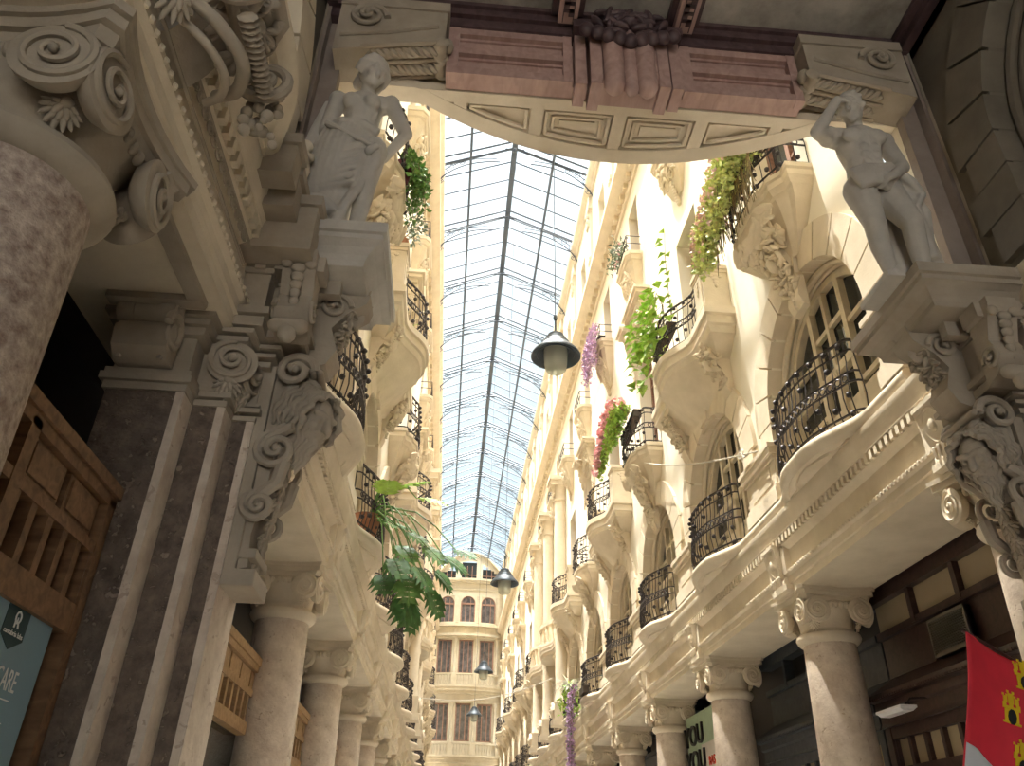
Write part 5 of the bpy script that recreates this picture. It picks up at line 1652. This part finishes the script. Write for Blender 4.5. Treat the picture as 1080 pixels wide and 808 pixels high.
for k in range(14):
    z = za + .04 + k * (zb - za - .07) / 14; b.prism([(X + .0, z), (X + .008, z), (X + .03, z + .018), (X + .022, z + .018)], 1, ya + .03, yb - .03)
b.box((X + .04, ya, za), (X + .1, yb, zb))
b.build('louvre', M['vent'], t, smooth=False)
t = thing('wall_lamp', 'slim white lamp on a thin arm under the mahogany shop cornice', 'lamp')
b = MB(); b.box((4.62, 8.25, 3.06), (4.80, 8.78, 3.085)); b.prism([(4.62, 3.06), (4.80, 3.06), (4.76, 3.03), (4.66, 3.03)], 1, 8.27, 8.76) ; b.build('head', M['tube'], t, smooth=False)
b = MB(); b.tube([(4.72, 8.36, 3.08), (4.78, 8.32, 3.16), (4.96, 8.30, 3.17)], .012, 6); b.box((4.70, 8.30, 3.08), (4.76, 8.42, 3.12)); b.build('arm', M['iron'], t)

t = thing('signboard', 'sage green and pale grey signboard with dark lettering between flag side columns', 'sign')
X = 4.72; b = MB(); b.box((X, 14.6, 3.56), (X + .06, 16.45, 4.12)); b.build('board', M['signgreen'], t, smooth=False)
b = MB(); b.box((X, 14.6, 2.6), (X + .06, 15.58, 3.56)); b.build('grey_panel', M['signgrey'], t, smooth=False)
b = MB(); b.box((X, 15.58, 2.6), (X + .06, 16.45, 3.56)); b.build('green_panel', M['signgreen'], t, smooth=False)
RTM = (PI / 2, 0, -PI / 2)
add_text('YOU', .50, M['black'], t, (X - .02, 15.95, 3.74), RTM, .02, xs=1.15)
add_text('YOU', .50, M['black'], t, (X - .02, 15.93, 3.30), RTM, .02, xs=1.15)
add_text('RAS', .22, M['red'], t, (X - .01, 14.98, 3.24), RTM, .008, xs=1.0)

# flag with three castles
t = thing('flag', 'crimson and white flag with yellow castles hanging from a pole by the marble pier', 'flag')
FO = V((2.30, 3.42, 2.53)); FX = V((.36, .18, -.10)).normalized(); FZ = V((-.29, 0, -1)).normalized()
def fp(a, c, off=0): return FO + FX * a + FZ * c + V((0, .05 * math.sin(a * 9 + c * 2) * min(1, a * 2.5 + .1) - .02 * math.sin(c * 7) - off, 0))
def cloth(b, poly_rows):
    vs = []; fs = []; m = len(poly_rows[0])
    for row in poly_rows: vs += row
    for j in range(len(poly_rows) - 1):
        for i in range(m - 1): fs.append((j * m + i, j * m + i + 1, (j + 1) * m + i + 1, (j + 1) * m + i))
    b.add(vs, fs)
def cut(a): return .47 - .04 * a + (.42 * max(0, a - .08) if a < .5 else .176 + .1 * (a - .5))
def solid(o):
    m = o.modifiers.new('thickness', 'SOLIDIFY'); m.thickness = .003
    return o
b = MB(); cloth(b, [[fp(.9 * i / 30, cut(.9 * i / 30) * j / 16) for i in range(31)] for j in range(17)]); solid(b.build('red_field', M['flagred'], t))
b = MB(); cloth(b, [[fp(.9 * i / 30, cut(.9 * i / 30) + (.95 - cut(.9 * i / 30)) * j / 12) for i in range(31)] for j in range(13)]); solid(b.build('white_field', M['flagwhite'], t))
b = MB(); b.tube([fp(0, .95 * j / 20) for j in range(21)], .004, 5); b.tube([fp(.9 * i / 20, 0) for i in range(21)], .005, 5); b.build('hem', M['flagred'], t)
for ca, cc in ((.285, .25), (.335, .45), (.37, .075)):
    b = MB()
    def castle(u, v): return fp(ca + u * .066, cc + v * .066, .006)
    rects = [(-.55, -.1, .55, .7), (-.7, .7, .7, .85), (-.7, -.3, .7, -.1), (-.7, -.5, -.4, -.3), (-.15, -.5, .15, -.3), (.4, -.5, .7, -.3), (-.62, -.95, -.3, -.5), (.3, -.95, .62, -.5), (-.22, -1.2, .22, -.5)]
    rects += [(-.7, -1.1, -.55, -.95), (-.4, -1.1, -.25, -.95), (.25, -1.1, .4, -.95), (.55, -1.1, .7, -.95), (-.3, -1.38, -.12, -1.2), (.12, -1.38, .3, -1.2)]
    for x0, z0, x1, z1 in rects:
        b.add([castle(x0, z0), castle(x1, z0), castle(x1, z1), castle(x0, z1)], [(0, 1, 2, 3)])
    c = b.build('castle', M['yellow'], t, smooth=False); solid(c)
    b = MB(); n = 10
    b.add([fp(ca + .022 * math.cos(2 * PI * i / n), cc + .025 + .034 * math.sin(2 * PI * i / n), .011) for i in range(n)], [tuple(range(n))]); solid(b.build('gate', M['black'], c, smooth=False))
b = MB(); e = FO + FX * .95; b.tube([FO + V((-.02, 0, .012)), FO + FX * 1.93 + V((0, 0, .012))], .008, 8); b.build('pole', M['mahog'], t)
# ================================================================= plants
def leaf(b, p, d, n, L, W, bend=.3):
    d = V(d).normalized(); n = V(n); n = n - d * n.dot(d)
    if n.length < 1e-4: n = d.orthogonal()
    n.normalize(); s = d.cross(n); p = V(p)
    m1 = p + d * L * .45 + n * L * bend * .2; tip = p + d * L - n * L * bend * .35
    b.add([p, m1 + s * W * .5 + n * W * .12, tip, m1 - s * W * .5 + n * W * .12, m1], [(0, 4, 1), (4, 2, 1), (0, 3, 4), (4, 3, 2)])
def rv(r, k=1.0): return V((r.uniform(-1, 1), r.uniform(-1, 1), r.uniform(-1, 1))) * k
def spray(b, r, c, ext, n, L, W, up=.2):
    for _ in range(n):
        p = V(c) + V((r.uniform(-1, 1) * ext[0], r.uniform(-1, 1) * ext[1], r.uniform(-1, 1) * ext[2]))
        d = rv(r); d.z += up
        leaf(b, p, d, rv(r) + V((0, 0, .8)), L * r.uniform(.7, 1.25), W * r.uniform(.7, 1.2))
def blossom(b, r, c, s):
    for k in range(6):
        d = rv(r); d.normalize()
        leaf(b, c, d, rv(r), s, s * .8, .1)
def trail(b, r, p, n, step, drift, sag):
    pts = [V(p)]
    d = V(drift)
    for i in range(n):
        d = V((d.x * .9 + r.uniform(-.02, .02), d.y * .95 + r.uniform(-.03, .03), d.z - sag)); pts.append(pts[-1] + d.normalized() * step)
    b.tube(pts, [.006 * (1 - .6 * i / n) + .002 for i in range(n + 1)], 4); return pts
def planter(name, label, cat, parts, X, y0, y1, z, side='sun', box=True):
    t = thing(name, label, cat); s = 1 if side == 'shade' else -1
    if box:
        b = MB(); q = sorted((X, X - s * .16)); b.box((q[0], y0, z), (q[1], y1, z + .16)); b.box((q[0] - .012, y0 - .01, z + .14), (q[1] + .012, y1 + .01, z + .165))
        b.build('trough', M['soil'], t, smooth=False)
    return t
# 1 lime cascade on the balcony above the first arched window
r = random.Random(1)
t = planter('flowering_plant', 'large lime green cascade with pink flowers spilling over the balcony beside the male statue', 'plant', 0, 3.56, 6.75, 8.2, 9.75)
fo, fl, st = MB(), MB(), MB()
for k in range(64):
    y = r.uniform(6.5, 8.4); p = (3.50, y, 9.9 + r.uniform(-.05, .15))
    f = (y - 6.7) / 1.65
    pts = trail(st, r, p, int(r.uniform(4, 9) + 6 * f), .085, (-.35, r.uniform(-.1, .8), .6 - .5 * f), .20 + .12 * r.random())
    for q in pts[1:]:
        spray(fo, r, q, (.09, .10, .09), 9, .095, .07)
        if r.random() < .3: blossom(fl, r, q + V((-.10, -.03, .04)), .065)
for k in range(80): spray(fo, r, (3.46, 6.75 + 1.6 * r.random(), 9.75), (.10, .12, .28), 9, .095, .07)
for k in range(26): blossom(fl, r, V((3.36 + .1 * r.random(), r.uniform(6.7, 8.4), r.uniform(9.4, 10.1))), .065)
for k in range(60):
    y = r.uniform(6.75, 8.3); st.tube([(3.5, y, 9.7), (3.42, y + r.uniform(-.1, .1), 9.45), (3.44, y + r.uniform(-.15, .2), 9.1 - .4 * r.random())], .006, 4)
fo.build('foliage', M['lime'], t, smooth=False); fl.build('blossom', M['palefl'], t, smooth=False); st.build('stem', M['stem'], t)
# 2 broad bright leaves on the second wide balcony
r = random.Random(2)
t = planter('leafy_plant', 'bright green broad-leaved plant over the iron rail of the first wide balcony', 'plant', 0, 3.50, 11.2, 12.3, 9.8)
fo, st = MB(), MB()
for k in range(150):
    c = V((3.34 + r.uniform(-.24, .12), r.uniform(10.8, 12.6), r.uniform(9.25, 10.55)))
    leaf(fo, c, (-.5 + r.uniform(-.5, .5), r.uniform(-.8, .8), r.uniform(-.7, .3)), (-.3, -.2, .9), r.uniform(.18, .32), r.uniform(.15, .24), .5)
for k in range(14): st.tube([(3.48, r.uniform(11.2, 12.2), 9.9), (3.4, r.uniform(11, 12.4), 10.2), (3.28, r.uniform(10.9, 12.5), 10.4)], .007, 4)
pts = [(3.5, 10.9, 9.9), (3.46, 10.8, 10.5), (3.48, 10.85, 11.2), (3.5, 10.8, 11.7)]
st.tube(pts, .008, 4)
for k in range(14):
    q = V(pts[0]).lerp(V(pts[3]), k / 13); leaf(fo, q + rv(r, .05), (-.5, r.uniform(-1, 1), -.2), (-.4, 0, .9), .2, .15, .4)
fo.build('foliage', M['bright'], t, smooth=False); st.build('stem', M['stem'], t)
# 3 pink geraniums
r = random.Random(3)
t = planter('flowering_plant', 'pink geraniums with green foliage tumbling from the second narrow balcony', 'plant', 0, 3.56, 14.3, 15.7, 9.75)
fo, fl, st = MB(), MB(), MB()
for k in range(46):
    y = r.uniform(14.3, 15.9); f = (y - 14.3) / 1.6
    pts = trail(st, r, (3.50, y, 9.9), int(4 + 8 * f * r.random() + 3 * r.random()), .085, (-.6, r.uniform(-.2, .5), .5 - .5 * f), .18)
    for q in pts[1:]:
        spray(fo, r, q, (.06, .07, .06), 4, .09, .075)
    for q in pts[1::3]:
        q = q + V((-.13, -.05, .10))
        for _ in range(4): blossom(fl, r, q + rv(r, .06), .075)
fo.build('foliage', M['green'] if False else M['bright'], t, smooth=False); fl.build('blossom', M['pinkfl'], t, smooth=False); st.build('stem', M['stem'], t)
# 4 mauve cascade on third floor corbel
r = random.Random(4)
t = planter('flowering_plant', 'mauve flowering cascade covering the carved corbel of the fourth small window, flag side', 'plant', 0, 3.70, 18.3, 19.25, 14.46)
fo, fl, st = MB(), MB(), MB()
for k in range(50):
    y = r.uniform(18.15, 19.4)
    pts = trail(st, r, (3.60, y - .1, 14.7 + .1 * r.random()), int(r.uniform(9, 20)), .085, (-.14, r.uniform(-.3, .3), .25), .22)
    for q in pts[1:]:
        spray(fl, r, q, (.07, .07, .06), 4, .08, .06)
        if r.random() < .35: spray(fo, r, q, (.06, .06, .06), 1, .08, .04)
fo.build('foliage', M['greyleaf'], t, smooth=False); fl.build('blossom', M['purplefl'], t, smooth=False); st.build('stem', M['stem'], t)
# 5 pale plant on the corbel before it
r = random.Random(5)
t = planter('potted_plant', 'pale grey-green plant on the carved corbel of the third small window, flag side', 'plant', 0, 3.74, 14.6, 15.5, 14.46)
fo, fl = MB(), MB()
spray(fo, r, (3.62, 15.15, 14.85), (.18, .5, .28), 260, .13, .06)
for k in range(12): blossom(fl, r, V((3.6, r.uniform(14.6, 15.4), 14.6 + r.random() * .4)), .05)
fo.build('foliage', M['greyleaf'], t, smooth=False); fl.build('blossom', M['pinkfl'], t, smooth=False)
# 6 white bloom and 7 hanging pink vine on the first floor balconies
r = random.Random(6)
t = planter('potted_plant', 'white spiky plant with fresh green leaves on a first floor balcony by the giant pilaster', 'plant', 0, 3.66, 24.1, 24.7, 5.60)
fo, fl = MB(), MB()
for k in range(90):
    a = r.uniform(0, 2 * PI); leaf(fl, (3.55, 24.4, 6.05), (math.cos(a), math.sin(a), r.uniform(-.1, 1.1)), (0, 0, 1), r.uniform(.35, .65), .05, .6)
spray(fo, r, (3.55, 24.4, 5.72), (.22, .4, .35), 150, .26, .06, .5)
fo.build('foliage', M['bright'], t, smooth=False); fl.build('bloom', M['whitefl'], t, smooth=False)
r = random.Random(7)
t = planter('hanging_vine', 'mauve pink vine trailing far below a first floor balcony of the flag side', 'plant', 0, 3.62, 22.2, 22.9, 5.60)
fo, fl, st = MB(), MB(), MB()
for k in range(9):
    pts = trail(st, r, (3.42, 22.3 + .06 * k, 5.75), 22, .09, (-.3, r.uniform(-.15, .15), -.1), .4)
    for q in pts:
        spray(fl, r, q, (.06, .06, .05), 5, .09, .07)
        if r.random() < .4: spray(fo, r, q, (.05, .05, .05), 2, .08, .05)
fo.build('foliage', M['green'], t, smooth=False); fl.build('blossom', M['purplefl'], t, smooth=False); st.build('stem', M['stem'], t)
# 8 hanging plant behind the female statue, 9 shrub above it
r = random.Random(8)
t = planter('hanging_plant', 'green trailing plant with a dark red pot on the balcony behind the female statue', 'plant', 0, -1.06, 7.2, 7.7, 9.05, 'shade', False)
fo, st = MB(), MB()
b = MB(); b.lathe([(.09, 0), (.15, .24), (.16, .26), (.14, .26)], 16, (-1.02, 7.42, 9.10)); b.build('pot', plain('maroon_pot', (.16, .03, .05), .5), t)
for k in range(26):
    pts = trail(st, r, (-1.0, 7.42 + r.uniform(-.14, .14), 9.36), int(r.uniform(5, 12)), .08, (r.uniform(.1, .6), r.uniform(-.5, .5), .5), .28)
    for q in pts[1:]: spray(fo, r, q, (.05, .06, .05), 4, .09, .06)
fo.build('foliage', M['green'], t, smooth=False); st.build('stem', M['stem'], t)
r = random.Random(9)
t = planter('potted_shrub', 'round grey-green shrub on the high balcony pedestal beyond the female statue', 'plant', 0, -1.2, 11, 11, 11, 'shade', False)
SHRUB = V((-1.24, 9.80, 9.94))
b = MB(); b.lathe([(.10, 0), (.15, .22), (.16, .24), (.13, .24)], 16, SHRUB); b.build('pot', M['terracotta'], t)
fo, st = MB(), MB()
for k in range(420):
    d = rv(r); d.normalize(); q = SHRUB + V((.06, 0, .58)) + d * (.36 * r.random() ** .4)
    leaf(fo, q, d + rv(r, .6), rv(r), .085, .045)
for k in range(10):
    d = rv(r); st.tube([SHRUB + V((0, 0, .2)), SHRUB + V((.03, 0, .45)) + d * .1, SHRUB + V((.05, 0, .6)) + d * .25], .008, 4)
fo.build('foliage', M['greyleaf'], t, smooth=False); st.build('stem', M['stem'], t)
# 10 monstera
r = random.Random(10)
t = planter('monstera_plant', 'big split-leaf monstera reaching into the passage from a shaded iron balcony', 'plant', 0, -1.0, 10.4, 11.1, 5.58, 'shade', False)
b = MB(); b.lathe([(.14, 0), (.20, .30), (.21, .33), (.18, .33)], 20, (-1.34, 10.95, 5.552)); b.build('pot', M['terracotta'], t)
st = MB(); root = V((-1.32, 10.93, 5.86))
def split_leaf(b, p, d, n, L):
    """monstera blade: a midrib with deep finger lobes on both sides"""
    d = V(d).normalized(); n = V(n); n = (n - d * n.dot(d)).normalized(); s = d.cross(n)
    K = 5
    def rib(f): return p + d * L * f - n * L * .25 * f * f
    for i in range(K):
        f0 = .04 + .86 * i / K; f1 = f0 + .86 / K * .88
        wd = L * .60 * math.sin(PI * (.18 + .74 * (i + .5) / K)) ** .8
        for sg in (-1, 1):
            a, c = rib(f0), rib(f1)
            mid0 = a + s * sg * wd * .62 + d * wd * .06 + n * wd * .06; mid1 = c + s * sg * wd * .62 + d * wd * .16 + n * wd * .06
            tip = (a + c) / 2 + s * sg * wd + d * wd * .42 - n * wd * .22
            o = [a, mid0, tip, mid1, c]
            b.add(o, [(0, 1, 3, 4), (1, 2, 3)])
    a, c = rib(.86), rib(1.04)
    b.add([a - s * L * .07, a + s * L * .07, c], [(0, 1, 2)])
    b.tube([rib(k / 6) + n * .003 for k in range(7)], .006, 4)
tips = [((-.92, 10.5, 6.12), (.6, -.3, .25), .50), ((-.62, 10.5, 6.02), (1, -.1, .0), .46), ((-1.05, 10.4, 6.0), (.1, -.7, .3), .40), ((-.80, 10.6, 5.35), (.5, -.5, -.5), .44), ((-.62, 10.4, 4.85), (.1, -.5, -.9), .44), ((-.45, 10.6, 5.35), (.7, -.3, -.5), .42), ((-1.0, 10.3, 5.55), (.3, -.7, -.2), .42), ((-.70, 10.6, 5.55), (.7, -.3, -.4), .40),
        ((-.18, 10.6, 5.22), (1, .0, -.45), .44), ((-.02, 10.4, 5.25), (.8, -.5, -.3), .36), ((-.85, 10.35, 5.08), (.4, -.5, -.7), .42), ((-.55, 10.4, 5.0), (.7, -.2, -.75), .46),
        ((-.70, 10.55, 4.62), (.3, -.3, -.9), .44), ((-.35, 10.6, 4.75), (.6, .0, -.85), .44), ((-.56, 10.5, 4.50), (.2, -.2, -1), .40), ((-.98, 10.5, 4.9), (.2, -.6, -.8), .38), ((-.30, 10.7, 5.05), (.9, .2, -.6), .40), ((-.75, 10.8, 5.25), (.6, .3, -.6), .42), ((-.92, 10.9, 5.75), (.5, .5, .2), .38)]
for i, (p, d, L) in enumerate(tips):
    p = V(p); mid = (root + p) / 2 + V((.05, 0, .28 + .1 * r.random()))
    st.tube([root, root.lerp(mid, .5) + V((0, 0, .1)), mid, mid.lerp(p, .5) + V((0, 0, .06)), p], [.014, .013, .011, .010, .008], 6)
    bl = MB(); split_leaf(bl, p, d, V((.15, -.45, .9)) + rv(r, .25), L)
    bl.build('leaf', M['dkgreen'] if i > 7 else M['bright'] if i < 3 else M['green'], t, smooth=False)
st.build('stem', M['green'], t)
r = random.Random(12)
t = planter('potted_plant', 'small green sprig on a shaded balcony pedestal beyond the round shrub', 'plant', 0, -1.2, 11, 11, 11, 'shade', False)
q = V((-1.24, 12.70, 9.94)); b = MB(); b.lathe([(.07, 0), (.10, .15), (.11, .16), (.09, .16)], 14, q); b.build('pot', M['terracotta'], t)
fo = MB(); spray(fo, r, q + V((0, 0, .38)), (.16, .16, .22), 110, .12, .06, .5); fo.build('foliage', M['bright'], t, smooth=False)

# ropes strung along and across the facades
t = thing('rope', 'thin pale rope with a knot stretched along the sunlit facade above the first floor balconies', 'rope')
a, c = V((3.86, 9.0, 6.30)), V((3.72, 15.9, 9.52)); b = MB()
b.tube([a.lerp(c, k / 16) - V((0, 0, .18 * math.sin(PI * k / 16))) for k in range(17)], .012, 5); b.build('line', M['wire'], t)
b = MB(); q = a.lerp(c, .08)
b.tube([q + V((0, .10 * math.cos(x), .05 * math.sin(x) - .03)) for x in [2 * PI * i / 10 for i in range(10)]], .014, 5, True); b.tube([q, q + V((0, -.12, -.14)), q + V((0, -.3, -.16))], .014, 5); b.build('knot', M['wire'], t)
t = thing('rope', 'slack rope crossing the passage low in front of the giant pilaster scrolls', 'rope')
a, c = V((XR - .5, 28.2, 7.1)), V((XL + .5, 28.2, 6.3)); b = MB(); b.tube([a.lerp(c, k / 16) - V((0, 0, .35 * math.sin(PI * k / 16))) for k in range(17)], .016, 5); b.build('line', M['wire'], t)

# ================================================================= light
w = bpy.data.worlds.new('sky'); SC.world = w; w.use_nodes = True
nt = w.node_tree
for n in list(nt.nodes): nt.nodes.remove(n)
L = nt.links.new
out = nt.nodes.new('ShaderNodeOutputWorld'); bg = nt.nodes.new('ShaderNodeBackground'); L(bg.outputs[0], out.inputs[0])
tc = nt.nodes.new('ShaderNodeTexCoord'); sx = nt.nodes.new('ShaderNodeSeparateXYZ'); L(tc.outputs['Generated'], sx.inputs[0])
rp = nt.nodes.new('ShaderNodeValToRGB'); L(sx.outputs['Z'], rp.inputs[0])
e = rp.color_ramp.elements
e[0].position = 0.0; e[0].color = (.05, .055, .06, 1)
e[1].position = 1.0; e[1].color = (1.0, .965, .90, 1)
for p, c in ((.30, (.0200, .0245, .0265, 1)), (.58, (.0255, .0291, .0304, 1)), (.79, (.045, .049, .0505, 1)), (.88, (1., .965, .90, 1))):
    q = e.new(p); q.color = c
nz = nt.nodes.new('ShaderNodeTexNoise'); nz.inputs['Scale'].default_value = 2.2; nz.inputs['Detail'].default_value = 5; L(tc.outputs['Generated'], nz.inputs['Vector'])
mr = nt.nodes.new('ShaderNodeMapRange'); mr.inputs[1].default_value = .3; mr.inputs[2].default_value = .7; mr.inputs[3].default_value = .88; mr.inputs[4].default_value = 1.12; L(nz.outputs['Fac'], mr.inputs[0])
mu = nt.nodes.new('ShaderNodeVectorMath'); mu.operation = 'SCALE'; L(rp.outputs[0], mu.inputs[0]); L(mr.outputs[0], mu.inputs['Scale'])
L(mu.outputs[0], bg.inputs[0]); bg.inputs[1].default_value = WORLD_STRENGTH = 13.5
sd = bpy.data.lights.new('sun', 'SUN'); sd.energy = 3.4; sd.angle = R(.6); sd.color = (1.0, .93, .82)
so = bpy.data.objects.new('sun', sd); COL.objects.link(so)
so.rotation_euler = V((.268, -.06, -.95)).to_track_quat('-Z', 'Y').to_euler()
so['label'] = 'summer sun through the glass roof'; so['category'] = 'light'

# ================================================================= camera
F_PX, PIT, ROL, YAW = 828.28, R(31.49057), R(1.45079), R(3.81034)
fw = V((math.sin(YAW) * math.cos(PIT), math.cos(YAW) * math.cos(PIT), math.sin(PIT)))
rt = V((math.cos(YAW), -math.sin(YAW), 0)); up = rt.cross(fw)
r2 = rt * math.cos(ROL) + up * math.sin(ROL); u2 = -rt * math.sin(ROL) + up * math.cos(ROL)
cd = bpy.data.cameras.new('camera'); cd.sensor_fit = 'HORIZONTAL'; cd.sensor_width = 36; cd.lens = F_PX * 36 / 1080
cd.clip_start = .05; cd.clip_end = 300
co = bpy.data.objects.new('camera', cd); COL.objects.link(co)
m = frame_mat((0, 0, 1.6), r2, u2, -fw); co.matrix_world = m
SC.camera = co
SC.view_settings.view_transform = 'Standard'; SC.view_settings.look = 'None'
SC.view_settings.exposure = 1.60; SC.view_settings.gamma = 1; SC.view_settings.use_curve_mapping = False
SC.cycles.use_denoising = True
SC.cycles.max_bounces = 10; SC.cycles.diffuse_bounces = 6; SC.cycles.transparent_max_bounces = 16; SC.cycles.glossy_bounces = 3
SC.cycles.caustics_reflective = False; SC.cycles.caustics_refractive = False; SC.cycles.sample_clamp_indirect = 8
